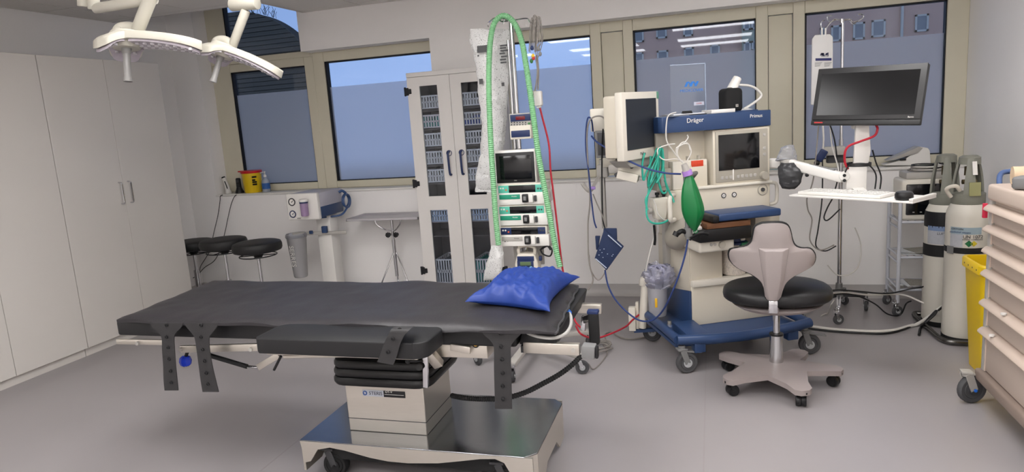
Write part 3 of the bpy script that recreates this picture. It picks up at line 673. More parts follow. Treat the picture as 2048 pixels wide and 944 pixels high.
skirt(by1-.012, by1).build('skirt', M_steel2, t, world=True)
MB().prism([(by0+ch, bz-.006), (by0+ch, .03), (by0+.14, .025), (by0+.2, .08), (by1-.2, .08), (by1-.14, .025), (by1-ch, .03), (by1-ch, bz-.006)], bx1-.012, bx1, 'x').build('skirt', M_steel2, t, world=True)
MB().prism([(by0+.01, bz-.006), (by0+.01, .05), (by0+.14, .05), (by0+.2, .09), (by1-.2, .09), (by1-.14, .05), (by1-.01, .05), (by1-.01, bz-.006)], bx0, bx0+.012, 'x').build('skirt', M_steel2, t, world=True)
MB().prism([(bx1-ch, by0), (bx1-ch, by0+.012), (bx1-.012, by0+ch), (bx1, by0+ch)], .02, bz-.006, 'z').build('skirt_corner', M_steel2, t, world=True)
MB().box((bx0+.1, by0+.06, .09), (bx1-.1, by1-.06, bz-.01)).build('underframe', M_rub, t, world=True)
for x in (-1.665, -.86):
    for y in (2.535, 2.955): caster(t, (x-TX, y-TY), .058, .05, 0.1, M_dgrey, M_rub, M_black, .17)
cx0, cx1, cy0, cy1 = -1.605, -1.224, 2.578, 2.885
MB().box((cx0, cy0, bz), (cx1, cy1, .455)).build('column', M_steel2, t, world=True, bevel=.003, seg=1)
MB().box((cx0-.001, cy0-.001, .259), (cx1+.001, cy1+.001, .262)).build('column_joint', M_dgrey, t, world=True)
pl = MB(); a = at(725, 779, Y=cy0); c = at(811, 796, Y=cy0); xm = a.x+(c.x-a.x)*.5
np_ = MB().box((a.x, cy0-.002, c.z), (xm, cy0-.0003, a.z)).build('name_plate', mat('plate_silver', (176, 180, 190), .4), t, world=True)
MB().box((xm, cy0-.002, c.z), (c.x, cy0-.0003, a.z)).build('name_plate', M_black, t, world=True)
text('STERIS', .023, Matrix.Translation(((a.x+xm)/2+.013, cy0-.0025, (a.z+c.z)/2)) @ FRONT, mat('print_grey', (64, 66, 76), .5), np_, world=True)
MB().torus((a.x+.012, cy0-.003, (a.z+c.z)/2), .0085, .0025, 'y', 16, 6).build('logo_ring', mat('logo_blue', (48, 84, 150), .5), np_, world=True)
text('OT-V', .015, Matrix.Translation((xm+.026, cy0-.0025, (a.z+c.z)/2+.01)) @ FRONT, M_white, np_, world=True)
MB().box((xm+.004, cy0-.0026, (a.z+c.z)/2-.003), (c.x-.006, cy0-.002, (a.z+c.z)/2-.0015)).build('printed_line', M_white, np_, world=True)
# rubber bellows
for i, z in enumerate((.452, .490, .528)):
    g_ = .052-.004*i
    bl_ = MB(); n = 12; out = []
    def ring(off): 
        o = []
        for (qx, qy, a0) in ((cx1, cy1, 0), (cx0, cy1, 90), (cx0, cy0, 180), (cx1, cy0, 270)):
            sx = 1 if qx == cx1 else -1; sy = 1 if qy == cy1 else -1
            for k in range(5):
                aa = math.radians(a0+k*22.5); o.append((qx-sx*.02+(off+.02)*math.cos(aa), qy-sy*.02+(off+.02)*math.sin(aa)))
        return o
    prof = [(g_-.04, z-.02), (g_-.008, z-.018), (g_, z-.004), (g_, z+.006), (g_-.008, z+.018), (g_-.04, z+.02)]
    v = []; 
    for off, zz in prof: v += [(p[0], p[1], zz) for p in ring(off)]
    K = 20; f = [(i_*K+j, i_*K+(j+1) % K, (i_+1)*K+(j+1) % K, (i_+1)*K+j) for i_ in range(len(prof)-1) for j in range(K)]
    f += [tuple(range(K-1, -1, -1)), tuple(range((len(prof)-1)*K, len(prof)*K))]
    bl_.add(v, f); bl_.build('bellows', mat('bellows_rubber', (20, 20, 21), .35, var=.1), t, world=True)
# section frames
yf, yk = 2.47, 3.02
def bar(px0, px1, h, w, yy, name='side_rail', m=M_steel2, rnd=.004):
    p0 = at(px0[0], px0[1], Y=yf); p1 = at(px1[0], px1[1], Y=yf); p0.y = p1.y = yy
    return MB().beam(p0, p1, w, h).build(name, m, t, world=True, bevel=rnd)
for yy in (yf, yk):
    bar((234, 683), (348, 685), .026, .012, yy); bar((362, 698), (520, 694), .034, .016, yy)
    bar((520, 694), (735, 690), .03, .016, yy); bar((1048, 693), (1160, 698), .045, .03, yy, 'head_rail')
    bar((905, 690), (945, 697), .03, .02, yy-.02 if yy == yf else yy+.02, 'hinge_link', M_steel2)
MB().box((at(735, 690, Y=yf).x, yf+.01, .603), (at(972, 690, Y=yf).x, yk-.01, .660)).build('centre_frame', M_steel2, t, world=True, bevel=.004)
MB().box((-1.62, 2.6, .54), (-1.2, 2.87, .60)).build('column_head', M_black, t, world=True, bevel=.006)
pn = at(953, 687, Y=yf); MB().cyl((pn.x, yf-.012, pn.z), (pn.x, yf+.02, pn.z), .015, n=18).build('pivot_pin', M_black, t, world=True)
MB().cyl((pn.x, yf-.015, pn.z), (pn.x, yf-.01, pn.z), .008, n=12).build('brass_insert', mat('brass', (200, 160, 80), .3, 1), t, world=True)
for q in ((1148, 698), (920, 692), (279, 685), (505, 697), (365, 697)):
    s_ = at(q[0], q[1], Y=yf); MB().cyl((s_.x, yf-.018, s_.z), (s_.x, yf-.004, s_.z), .009, n=14).build('screw', M_lgrey, t, world=True)
e0 = at(1165, 700, Y=yf); MB().beam(e0, e0+Vector((.05, 0, -.004)), .05, .05).build('end_block', M_mgrey, t, world=True, bevel=.004)
MB().beam(e0+Vector((.05, -.005, -.005)), e0+Vector((.062, -.005, -.005)), .03, .045).build('end_cap', M_black, t, world=True, bevel=.004)
# gas springs, release lever, blue ball grip
g0 = at(420, 711, Y=2.52); g1 = at(494, 733, Y=2.52); MB().cyl(g0, g1, .011, n=14).build('gas_spring', M_rub, t, world=True)
MB().cyl(g1, at(515, 735, Y=2.52), .006, n=10).build('spring_rod', M_chrome, t, world=True)
MB().beam(at(516, 735, Y=2.52), at(558, 710, Y=2.52), .012, .03).build('spring_bracket', M_steel2, t, world=True, bevel=.003)
MB().cyl(at(548, 740, Y=2.5), at(562, 712, Y=2.5), .006, n=10).build('release_lever', M_black, t, world=True)
MB().cyl(at(376, 700, Y=2.48), at(372, 712, Y=2.48), .008, n=10).build('grip_stem', M_black, t, world=True)
q = at(371, 722, Y=2.48); gm = MB(); 
for i in range(8):
    a_ = i*math.pi/4; gm.ball((q.x+.012*math.cos(a_), q.y+.012*math.sin(a_), q.z), .016, 8, (1, 1, 1.6))
gm.ball(q, .022, 12, (1, 1, 1.25)); gm.build('ball_grip', mat('royal_blue_plastic', (36, 62, 190), .3), t, world=True)
# cushions
def cushion(x0, x1, y0, y1, z0, z1, name='cushion', r=.012): return MB().box((x0, y0, z0), (x1, y1, z1)).build(name, M_pad, t, world=True, bevel=r, seg=3)
xa = at(240, 655, Y=2.47).x; xb = at(513, 655, Y=2.47).x; xc = at(1036, 660, Y=2.47).x; xd = -.575
cushion(xa, xb-.3, 2.45, 3.09, .664, .735); cushion(xb-.296, xc-.004, 2.45, 3.09, .664, .735)
hc = MB(); hc.prism([(xc, .672), (xd-.02, .660), (xd, .738), (xc+.02, .738)], 2.46, 3.10, 'y'); hc.build('head_cushion', M_pad, t, world=True, bevel=.01, seg=2)
MB().box((xc, 2.49, .630), (xd-.05, 3.07, .658)).build('head_plate', M_dgrey, t, world=True)
# head end grip
h0 = at(1186, 622, Y=2.82); h1 = at(1190, 688, Y=2.82)
MB().beam(h0, h1, .035, .045, up=(1, 0, 0)).build('end_grip', M_rub, t, world=True, bevel=.01, seg=3)
MB().beam(h0+Vector((0, 0, .006)), h0+Vector((0, 0, -.012)), .038, .05, up=(1, 0, 0)).build('grip_cap', M_dblue, t, world=True, bevel=.006)
MB().beam(h0+Vector((-.01, 0, -.03)), at(1168, 640, Y=2.85), .02, .03).beam(at(1168, 632, Y=2.85), at(1166, 660, Y=2.85), .02, .02).build('grip_bracket', M_chrome, t, world=True, bevel=.003)
# arm board with its post
az0 = .675; a0 = at(513, 686, Y=2.22).x; a1 = at(860, 676, Y=2.25).x; n = 8
out = [(a1-.04+.04*math.cos(k*math.pi/2/n), 2.36+.04*math.sin(k*math.pi/2/n)) for k in range(n+1)]+[(a0+.06-.06*math.sin(k*math.pi/2/n), 2.34+.06*math.cos(k*math.pi/2/n)) for k in range(n+1)]+[(a0, 2.22), (a0+.02, 2.20), (a1-.05, 2.20)]+[(a1-.05+.05*math.sin(k*math.pi/2/n), 2.25-.05*math.cos(k*math.pi/2/n)) for k in range(n+1)]
ab = thing('arm_board', 'black padded arm board clamped along the near side of the operating table', 'arm board', ((a0+a1)/2, 2.34, az0))
MB().prism(out, az0+.022, az0+.085, 'z').build('pad', M_pad, ab, world=True, bevel=.012, seg=3)
MB().box((a0+.03, 2.23, az0+.008), (a1-.05, 2.38, az0+.022)).build('board', M_steel2, ab, world=True, bevel=.003)
MB().beam((a0+.05, 2.32, az0-.03), (a1-.12, 2.32, az0+.0), .03, .012).beam((a0+.30, 2.33, az0+.002), (a0+.42, 2.33, az0+.004), .04, .01).build('slide_bar', M_steel2, ab, world=True, bevel=.002, seg=1)
jp = at(850, 702, Y=2.40)
MB().lathe([(.0, .0), (.034, .0), (.036, .008), (.036, .02), (.03, .026), (.0, .03)], (jp.x, jp.y, jp.z), 20).build('swivel_joint', M_cream2, ab, world=True)
MB().beam((jp.x, 2.405, jp.z), at(852, 775, Y=2.405), .022, .014, up=(0, 1, 0)).build('clamp_post', M_chrome, ab, world=True, bevel=.003)
MB().beam((jp.x+.005, 2.42, jp.z-.01), (jp.x+.03, 2.46, jp.z-.08), .04, .035, up=(0, 1, 0)).build('rail_clamp', M_steel2, ab, world=True, bevel=.003)
MB().cyl(at(818, 722, Y=2.40), at(845, 722, Y=2.40), .006, n=10).ball(at(816, 722, Y=2.4), .012, 12).cyl(at(838, 735, Y=2.38), at(838, 735, Y=2.43), .013, n=14).build('clamp_lever', M_black, ab, world=True)
# corrugated cable guard from the column to the head end
MB().hose(P([(903, 791, 2.74), (930, 796, 2.70), (970, 798, 2.68), (1010, 796, 2.68), (1050, 785, 2.70), (1090, 765, 2.74), (1120, 748, 2.78), (1145, 729, 2.82), (1162, 712, 2.86)]), .0125, .011, 10, .8).build('cable_guard', M_rub, t, world=True)
MB().tube(P([(1162, 712, 2.86), (1172, 705, 2.86), (1182, 697, 2.84), (1190, 686, 2.82)]), .005, 6).build('control_cable', M_cblk, t, world=True)
# ------------------------------------------------------------------ thin warming mattress on top, with straps
zt = .772
pd = thing('warming_mattress', 'thin charcoal quilted mattress with hanging straps, spread over the operating table', 'mattress', (TX, TY, .73))
cor = [Vector((*at(232, 634, Z=zt).xy, zt)), Vector((*at(1108, 656, Z=zt).xy, zt)), Vector((*at(1156, 562, Z=zt).xy, zt)), Vector((*at(425, 556, Z=zt).xy, zt))]
def ptop(u, v):
    p = cor[0].lerp(cor[1], u).lerp(cor[3].lerp(cor[2], u), v)
    edge = min(u*3.0, (1-u)*3.0, v, 1-v)
    q = noise.noise(Vector((u*9, v*4, 0)))*.006+noise.noise(Vector((u*28, v*9, 3)))*.0025
    drop = .02*math.exp(-edge*26)
    wav = .008*math.exp(-v*18)*math.sin(u*21+1)+.012*math.exp(-v*14)*math.exp(-((u-.55)/.1)**2)+.010*math.exp(-(1-v)*9)*math.exp(-((u-.62)/.05)**2)
    return Vector((p.x+.004*math.sin(v*30)*math.exp(-edge*20), p.y+.006*math.sin(u*40)*math.exp(-v*20), p.z+q-drop+wav))
def pbot(u, v):
    p = ptop(u, v); edge = min(u*3.0, (1-u)*3.0, v, 1-v); return Vector((p.x, p.y, min(p.z-.004, zt-.026)))
m = MB(); NU, NV = 110, 44
tp = [ptop(i/NU, j/NV) for j in range(NV+1) for i in range(NU+1)]; bt = [pbot(i/NU, j/NV) for j in range(NV+1) for i in range(NU+1)]
W = NU+1; K = len(tp); f = [(j*W+i, j*W+i+1, (j+1)*W+i+1, (j+1)*W+i) for j in range(NV) for i in range(NU)]
f2 = f+[tuple(K+q for q in reversed(a)) for a in f]
edge = [i for i in range(W)]+[j*W+NU for j in range(1, NV+1)]+[NV*W+i for i in range(NU-1, -1, -1)]+[j*W for j in range(NV-1, 0, -1)]
f2 += [(edge[(i+1) % len(edge)], edge[i], K+edge[i], K+edge[(i+1) % len(edge)]) for i in range(len(edge))]
m.add(tp+bt, f2); m.build('quilt', M_matt, pd, world=True, angle=60)
# piping round the right end
MB().rings([ptop(1, j/20)+Vector((.002, 0, -.004)) for j in range(21)], .005, 8).build('edge_piping', M_dgrey, pd, world=True)
M_strap = mat('strap_black', (44, 43, 44), .62, var=.1, scale=30, bump=.1, bscale=300)
def strap(rows, Y, snaps, th=.004):
    L = []; Rr = []
    for i, r in enumerate(rows):
        yy = r[3] if len(r) > 3 else Y
        L.append(at(r[0], r[2], Y=yy)); Rr.append(at(r[1], r[2] if len(r) < 5 else r[4], Y=yy))
    L = crom(L, 5); Rr = crom(Rr, 5); n = len(L); m_ = MB()
    v = []
    for a, b_ in zip(L, Rr): v += [a, b_, b_+Vector((0, th, 0)), a+Vector((0, th, 0))]
    f_ = [(i*4+j, i*4+(j+1) % 4, (i+1)*4+(j+1) % 4, (i+1)*4+j) for i in range(n-1) for j in range(4)]+[(0, 1, 2, 3), tuple(range(n*4-1, n*4-5, -1))]
    so = m_.add(v, f_).build('strap', M_strap, pd, world=True)
    for (x, y, yy) in snaps:
        c_ = at(x, y, Y=yy); MB().lathe([(.0085, 0), (.008, .003), (.005, .004), (.0045, .002), (0, .002)], (0, 0, 0), 14, Matrix.Rotation(math.pi/2, 4, 'X')).build('snap', M_black, so, origin=None).location = loc_of(pd, (c_.x, yy, c_.z))
yS = 2.385
strap([(300, 366, 646, 2.387), (304, 362, 655, 2.386), (316, 352, 665, 2.386), (323, 348, 676), (324, 349, 700), (326, 351, 730), (327, 354, 760), (329, 356, 781)], yS, [(333, 650, yS-.002), (333, 674, yS-.002), (336, 695, yS-.002), (338, 718, yS-.002), (341, 742, yS-.002), (342, 765, yS-.002)])
strap([(368, 438, 646, 2.387), (374, 432, 656, 2.386), (383, 424, 666, 2.386), (389, 418, 676), (393, 419, 700), (397, 424, 730), (401, 431, 760), (405, 437, 784)], yS, [(402, 650, yS-.002), (402, 674, yS-.002), (405, 699, yS-.002), (409, 722, yS-.002), (412, 746, yS-.002), (416, 768, yS-.002)])
strap([(962, 1046, 661, 2.387), (968, 1040, 670, 2.386), (980, 1030, 680, 2.386), (987, 1022, 692), (988, 1021, 710), (988, 1022, 740), (989, 1023, 780), (990, 1024, 818)], yS, [(1001, 667, yS-.004), (1002, 693, yS-.002), (1004, 719, yS-.002), (1005, 746, yS-.002), (1005, 772, yS-.002), (1006, 798, yS-.002)])
yT = 2.185
strap([(795, 829, 653, 2.30), (784, 822, 657, 2.20), (775, 808, 672, yT), (766, 799, 692, yT), (760, 794, 710, yT), (754, 786, 724, yT, 730)], yT, [(800, 659, 2.20), (786, 678, yT-.003), (776, 704, yT-.003)])
MB().tube(P([(1136, 622, 2.72), (1142, 634, 2.66), (1141, 652, 2.55), (1130, 668, 2.46), (1108, 676, 2.43), (1080, 674, 2.43), (1060, 668, 2.44), (1050, 662, 2.46)]), .0065, 8, 6).build('air_tube', mat('clear_grey_tube', (176, 174, 170), .3), pd, world=True)
MB().cyl(at(1130, 616, Y=2.76), at(1138, 626, Y=2.70), .012, n=14).build('tube_connector', mat('bright_blue_plastic', (40, 110, 210), .35), pd, world=True)
# ------------------------------------------------------------------ pillow
c0, c1, c2, c3 = [Vector((*at(x, y, Z=.80).xy, .80)) for x, y in ((930, 602), (1100, 622), (1160, 553), (1008, 546))]
M_pil = mat('royal_blue_nylon', (24, 54, 130), .5, var=.1, scale=5, bump=.06, bscale=60)
def pil(u, v, sgn):
    p = c0.lerp(c1, u).lerp(c3.lerp(c2, u), v)
    uu, vv = 2*u-1, 2*v-1
    e = max(0, (1-abs(uu)**2.6))*max(0, (1-abs(vv)**2.6)); h = e**.45
    pin = .05*(abs(uu)**3)*(1-vv*vv)*(-1 if uu > 0 else 1); pin2 = .05*(abs(vv)**3)*(1-uu*uu)*(-1 if vv > 0 else 1)
    dx = (c1-c0).normalized(); dy = (c3-c0).normalized()
    wr = (noise.noise(Vector((u*5, v*5, 7)))*.016+abs(noise.noise(Vector((u*11+v*4, v*9-u*5, 2))))*.022+abs(noise.noise(Vector((u*7-v*9, v*14+u*6, 5))))*.012)*(.25+.75*e)
    fold = .008*math.sin(u*26+v*5)*math.exp(-v*7)*(1-math.exp(-v*30))
    z = .785+.012*math.exp(-e*8)+(h*.085+wr+fold if sgn > 0 else -h*.008-.006*h)
    q = p+dx*pin+dy*pin2
    return Vector((q.x, q.y, max(z, .777)))
m = MB(); N = 46
tp = [pil(i/N, j/N, 1) for j in range(N+1) for i in range(N+1)]; bt = [pil(i/N, j/N, -1)-Vector((0, 0, .0008)) for j in range(N+1) for i in range(N+1)]
W = N+1; K = len(tp); f = [(j*W+i, j*W+i+1, (j+1)*W+i+1, (j+1)*W+i) for j in range(N) for i in range(N)]
edge = [i for i in range(W)]+[j*W+N for j in range(1, N+1)]+[N*W+i for i in range(N-1, -1, -1)]+[j*W for j in range(N-1, 0, -1)]
m.add(tp+bt, f+[tuple(K+q for q in reversed(a)) for a in f]+[(edge[(i+1) % len(edge)], edge[i], K+edge[i], K+edge[(i+1) % len(edge)]) for i in range(len(edge))])
one(m, 'pillow', M_pil, 'crumpled royal blue pillow at the head end of the operating table', 'pillow', angle=70)
# ------------------------------------------------------------------ infusion tower
IX, IY = -1.16, 4.16
t = thing('infusion_stand', 'chrome pole stand with a castor base behind the head end of the operating table', 'infusion stand', (IX, IY, 0))
MB().cyl((IX, IY, .12), (IX, IY, 2.12), .014, n=16).build('pole', M_chrome, t, world=True)
MB().cyl((IX-.035, IY+.03, .12), (IX-.035, IY+.03, 2.02), .011, n=14).build('pole', M_chrome, t, world=True)
MB().cyl((IX, IY, .06), (IX, IY, .14), .05, n=20).build('base_hub', M_mgrey, t, world=True)
for (x, y), hd in (((-.775, 3.87), .2), ((-1.165, 3.70), 1.7), ((-1.47, 3.95), 2.4), ((-1.42, 4.45), 1.0), ((-.80, 4.36), 0.5)):
    MB().beam((IX, IY, .115), (x, y, .105), .05, .03).build('leg', M_lgrey, t, world=True, bevel=.006)
    caster(t, (x-IX, y-IY), .042, .026, hd, M_chrome, M_tyre, M_hub, .105, .008)
hk = MB()
for pts in ([(1016, 40), (1005, 37), (990, 36), (983, 40), (976, 47), (977, 54)], [(1016, 42), (1003, 43), (1000, 40)], [(1020, 42), (1012, 36), (1008, 42), (1007, 48)], [(1022, 42), (1040, 38), (1055, 37), (1060, 44), (1070, 48)], [(1022, 44), (1022, 36), (1015, 34)]):
    hk.tube(P(pts, IY), .0045, 6, 4)
hk.build('hook_crown', M_chrome, t, world=True)
def box_px(x0, y0, x1, y1, Y, dp, root, name, m, bev=.004, off=0):
    a = at(x0, y0, Y=Y); c = at(x1, y1, Y=Y)
    return MB().box((min(a.x, c.x), Y-off, min(a.z, c.z)), (max(a.x, c.x), Y+dp, max(a.z, c.z))).build(name, m, root, world=True, bevel=bev)
def base_of(x0, x1, yb, Y, dp):
    a = at((x0+x1)/2, yb, Y=Y); return (a.x, Y+dp/2, a.z)
# hose holder / small controller clamped high on the pole
t2 = thing('pump_controller', 'small grey pump controller with a red readout, clamped above the tablet screen', 'controller', base_of(1018, 1064, 277, 4.06, .08))
box_px(1018, 228, 1062, 252, 4.06, .085, t2, 'upper_case', M_lgrey); box_px(1019, 252, 1063, 277, 4.055, .09, t2, 'lower_case', M_cream2)
box_px(1020, 230, 1061, 241, 4.057, .004, t2, 'display_panel', M_dblue, .001); box_px(1031, 233, 1050, 239, 4.055, .003, t2, 'red_readout', mat('red_readout', (110, 14, 24), .2), .0005)
box_px(1022, 262, 1060, 273, 4.052, .004, t2, 'name_plate', M_dblue, .001)
bt_ = MB()
for r_ in range(2):
    for i in range(6):
        a = at(1023+i*5.6, 245+r_*4.5, Y=4.058); bt_.cyl((a.x, 4.058, a.z), (a.x, 4.066, a.z), .0042, n=8)
bt_.build('key_row', M_dgrey, t2, world=True)
a = at(1058, 247, Y=4.057); MB().cyl((a.x, 4.055, a.z), (a.x, 4.066, a.z), .007, n=12).build('round_key', mat('green_key', (60, 120, 60), .4), t2, world=True)
# tablet screen
t3 = thing('tablet_screen', 'black tablet screen in a white frame above the syringe pumps', 'screen', base_of(988, 1074, 366, 4.05, .05))
box_px(988, 302, 1073, 366, 4.05, .035, t3, 'frame', M_white, .006); box_px(990, 307, 1071, 364, 4.048, .006, t3, 'bezel', M_black, .002); box_px(998, 313, 1064, 357, 4.0465, .004, t3, 'display', M_screen, .0005)
a = at(1031, 361, Y=4.046); text('vivo', .011, Matrix.Translation((a.x, 4.0472, a.z)) @ FRONT, M_lgrey, t3, world=True)
# three syringe pumps
M_teal = mat('teal_panel', (92, 186, 164), .4); M_teal2 = mat('teal_label', (36, 140, 112), .4)
def pump(y, dx, panel, label, label_c, word):
    r = thing('syringe_pump', label, 'syringe pump', base_of(996+dx, 1092+dx, y+39, 4.03, .18), group='stacked syringe pumps')
    box_px(994+dx, y, 1090+dx, y+19, 4.045, .165, r, 'upper_case', M_cream2, .006); box_px(997+dx, y+18, 1094+dx, y+39, 4.035, .17, r, 'lower_case', M_white, .006)
    box_px(996+dx, y+3, 1086+dx, y+15, 4.042, .005, r, 'control_panel', panel, .001); box_px(1017+dx, y+2.5, 1071+dx, y+15, 4.0405, .004, r, 'display', M_screen, .0005)
    box_px(998+dx, y+21, 1040+dx, y+29, 4.032, .005, r, 'label_strip', label_c, .001)
    box_px(1043+dx, y+20, 1055+dx, y+36, 4.012, .03, r, 'plunger_clamp', M_black, .004); box_px(1046+dx, y+24, 1052+dx, y+32, 4.010, .004, r, 'clamp_window', M_mgrey, .001)
    box_px(1056+dx, y+20, 1066+dx, y+36, 4.018, .03, r, 'plunger_drive', M_white, .004); box_px(1067+dx, y+22, 1073+dx, y+34, 4.022, .02, r, 'drive_knob', M_dgrey, .004)
    for i, (px_, c_) in enumerate(((1001, M_white), (1006, M_white), (1012, mat('orange_key', (214, 92, 50), .4)), (1076, M_dgrey), (1081, M_dgrey))):
        q = at(px_+dx, y+8+(3 if i == 2 else 0), Y=4.041); MB().cyl((q.x, 4.040, q.z), (q.x, 4.046, q.z), .0055, n=10).build('key', c_, r, world=True)
    q = at(1028+dx, y+24, Y=4.03); text(word, .011, Matrix.Translation((q.x, 4.0318, q.z)) @ FRONT, M_white if label_c is M_teal2 else M_dgrey, r, world=True)
    q = at(1092+dx, y+24, Y=4.06); MB().tube([(q.x, 4.06, q.z+.05), (q.x+.022, 4.06, q.z+.03), (q.x+.022, 4.06, q.z-.03), (q.x, 4.06, q.z-.05)], .006, 6).build('side_handle', M_lgrey, r, world=True)
pump(369, 0, M_teal, 'syringe pump with a teal panel, topmost of the three under the tablet', M_teal2, 'Module')
pump(411, 2, M_teal, 'syringe pump with a teal panel, middle of the stack of three', M_teal2, 'Module')
pump(453, 5, M_dblue, 'syringe pump with a dark blue panel, lowest of the stack of three', M_lgrey, 'Module')
q = at(1012, 481, Y=4.03); text('24', .03, Matrix.Translation((q.x, 4.0335, q.z)) @ FRONT, M_black, t, world=True)
MB().box((IX-.1, 4.215, .60), (IX+.1, 4.235, 1.32)).build('mounting_rail', M_lgrey, t, world=True)
# feeding pump under the stack
t4 = thing('infusion_pump', 'rounded white infusion pump with a carry handle, half hidden by the blue pillow', 'infusion pump', base_of(1028, 1076, 560, 4.05, .1))
a = at(1028, 508, Y=4.05); c = at(1078, 566, Y=4.05)
MB().prism([(a.x, c.z), (c.x, c.z), (c.x, a.z-.06), (c.x-.02, a.z), (a.x+.02, a.z), (a.x, a.z-.06)], 4.05, 4.14, 'y').build('case', M_cream2, t4, world=True, bevel=.012, seg=3)
MB().tube([(a.x+.025, 4.08, a.z-.01), (a.x+.022, 4.08, a.z+.03), (a.x+.05, 4.08, a.z+.045), (c.x-.05, 4.08, a.z+.045), (c.x-.022, 4.08, a.z+.03), (c.x-.025, 4.08, a.z-.01)], .011, 10, 5).build('carry_handle', M_cream2, t4, world=True)
box_px(1034, 513, 1068, 522, 4.046, .006, t4, 'name_plate', M_dblue, .001); box_px(1034, 522, 1068, 545, 4.0465, .006, t4, 'key_panel', M_dblue, .001); box_px(1040, 524, 1062, 531, 4.0445, .004, t4, 'display', mat('lcd_green', (96, 116, 84), .3), .0005)
for i in range(3):
    q = at(1041+i*10.5, 536, Y=4.044); MB().cyl((q.x, 4.043, q.z), (q.x, 4.05, q.z), .011, n=14).build('round_key', mat('pale_blue_key', (132, 190, 224), .4), t4, world=True)
MB().tube(P([(1080, 500, 4.08), (1096, 492, 4.06), (1104, 500, 4.05), (1100, 512, 4.05), (1086, 508, 4.05), (1082, 498, 4.06), (1094, 492, 4.04), (1101, 500, 4.03)]), .005, 6, 6).build('coiled_lead', M_cblk, t4, world=True)
box_px(1077, 513, 1083, 522, 4.06, .03, t4, 'lead_plug', M_dblue)
# green corrugated hose over the hook
gh = MB().hose(P([(1120, 534, 3.98), (1110, 490, 3.985), (1099, 430, 3.985), (1088, 370, 3.99), (1077, 310, 3.99), (1069, 250, 4.0), (1061, 190, 4.03), (1052, 130, 4.08), (1044, 85, 4.12), (1032, 52, 4.14), (1016, 34, 4.15), (1001, 33, 4.15), (988, 48, 4.14), (981, 80, 4.12), (978, 130, 4.08), (978, 190, 4.03), (980, 250, 4.0), (983, 310, 3.99), (987, 370, 3.99), (991, 430, 3.99), (997, 490, 3.99)]), .0185, .0125, 14, .84)
one(gh, 'breathing_hose', mat('mint_hose', (126, 182, 134), .3, var=.06, scale=30), 'mint green corrugated breathing hose looped over the infusion stand hook', 'hose')
# plastic bag of tubing
M_bag = glassmat('bubble_film', (236, 238, 240), film=((240, 239, 237), .62), dots=(170, .33, (128, 126, 124)))
def bag(rows, Y, name, m, label, cat, amp=.012, dp=.05):
    L = crom(P([(r[0], r[2]) for r in rows], Y), 5); Rr = crom(P([(r[1], r[2]) for r in rows], Y), 5); n = len(L); N_ = 22; v = []
    for i in range(n):
        for j in range(N_):
            a_ = 2*math.pi*j/N_; c_ = (L[i]+Rr[i])/2; h_ = (Rr[i]-L[i])/2
            tf = math.sin(math.pi*min(1, (i+.4)/n*1.05))**.4
            q_ = c_+h_*math.cos(a_)+Vector((0, dp*math.sin(a_)*tf, 0)); nn = noise.noise(q_*22)*amp+noise.noise(q_*60)*amp*.5
            v.append(q_+Vector((nn*math.cos(a_), nn*math.sin(a_)*1.2, nn*.6)))
    f_ = [(i*N_+j, i*N_+(j+1) % N_, (i+1)*N_+(j+1) % N_, (i+1)*N_+j) for i in range(n-1) for j in range(N_)]+[tuple(range(N_)), tuple(range(n*N_-1, (n-1)*N_-1, -1))]
    mm = MB().add(v, f_); return one(mm, name, m, label, cat, angle=24)
bag([(941, 1018, 58), (938, 1022, 75), (945, 1021, 100), (951, 1020, 130), (956, 1018, 170), (960, 1014, 210), (964, 1012, 250), (962, 1008, 290), (957, 1003, 330), (952, 998, 360), (951, 990, 384)], 4.24, 'plastic_bag', M_bag, 'long crumpled clear plastic bag of packed tubing behind the green hose', 'bag')
bag([(985, 1004, 492), (980, 1007, 505), (974, 1006, 525), (968, 1004, 545), (965, 1002, 560)], 4.04, 'plastic_sleeve', M_bag, 'clear bubble plastic sleeve below the left end of the green hose', 'plastic sleeve', .008, .03)
pbag = [o for o in bpy.data.objects if o.name == 'plastic_bag'][0]
for (x0, y0, x1, y1) in ((954, 92, 976, 97), (954, 99, 974, 104), (955, 110, 958, 113), (958, 158, 966, 168), (1000, 90, 1014, 92), (1000, 95, 1012, 97), (1001, 100, 1015, 102), (999, 106, 1010, 108), (1002, 112, 1014, 114), (1000, 118, 1012, 120), (1001, 124, 1013, 126), (1003, 165, 1009, 172)):
    a = at(x0, y0, Y=4.178); c = at(x1, y1, Y=4.178); MB().box((a.x, 4.176, c.z), (c.x, 4.18, a.z)).build('printed_mark', M_dgrey, pbag, world=True)
# ECG lead bundle on the right hook
lb = thing('lead_bundle', 'bundle of grey monitoring leads hooked on the infusion stand', 'cable bundle', at(1070, 180, Y=4.14))
random.seed(11)
for i in range(9):
    x = 1062+i*1.9; b0 = 45+random.uniform(-8, 6); dep = 4.12+random.uniform(-.02, .03); low = random.uniform(85, 122)
    MB().tube(P([(x-4, b0+60, dep), (x-2, b0+12, dep), (x+2, b0-8, dep), (x+6, b0+10, dep+.01), (x+8+random.uniform(-2, 3), b0+40, dep+.01), (1072+random.uniform(-5, 5), low, dep)]), .0024, 6, 5).build('lead', M_cgry, lb, world=True)
for (x, y, c_) in ((1064, 96, M_dblue), (1066, 112, mat('lead_yellow', (214, 180, 40), .4)), (1063, 122, mat('lead_green', (50, 110, 60), .4)), (1077, 98, M_mgrey), (1080, 108, M_mgrey), (1067, 116, mat('lead_red', (180, 50, 40), .4))):
    q = at(x, y, Y=4.10); MB().ball(q, .011, 10, (1, .7, 1.3)).build('lead_clip', c_, lb, world=True)
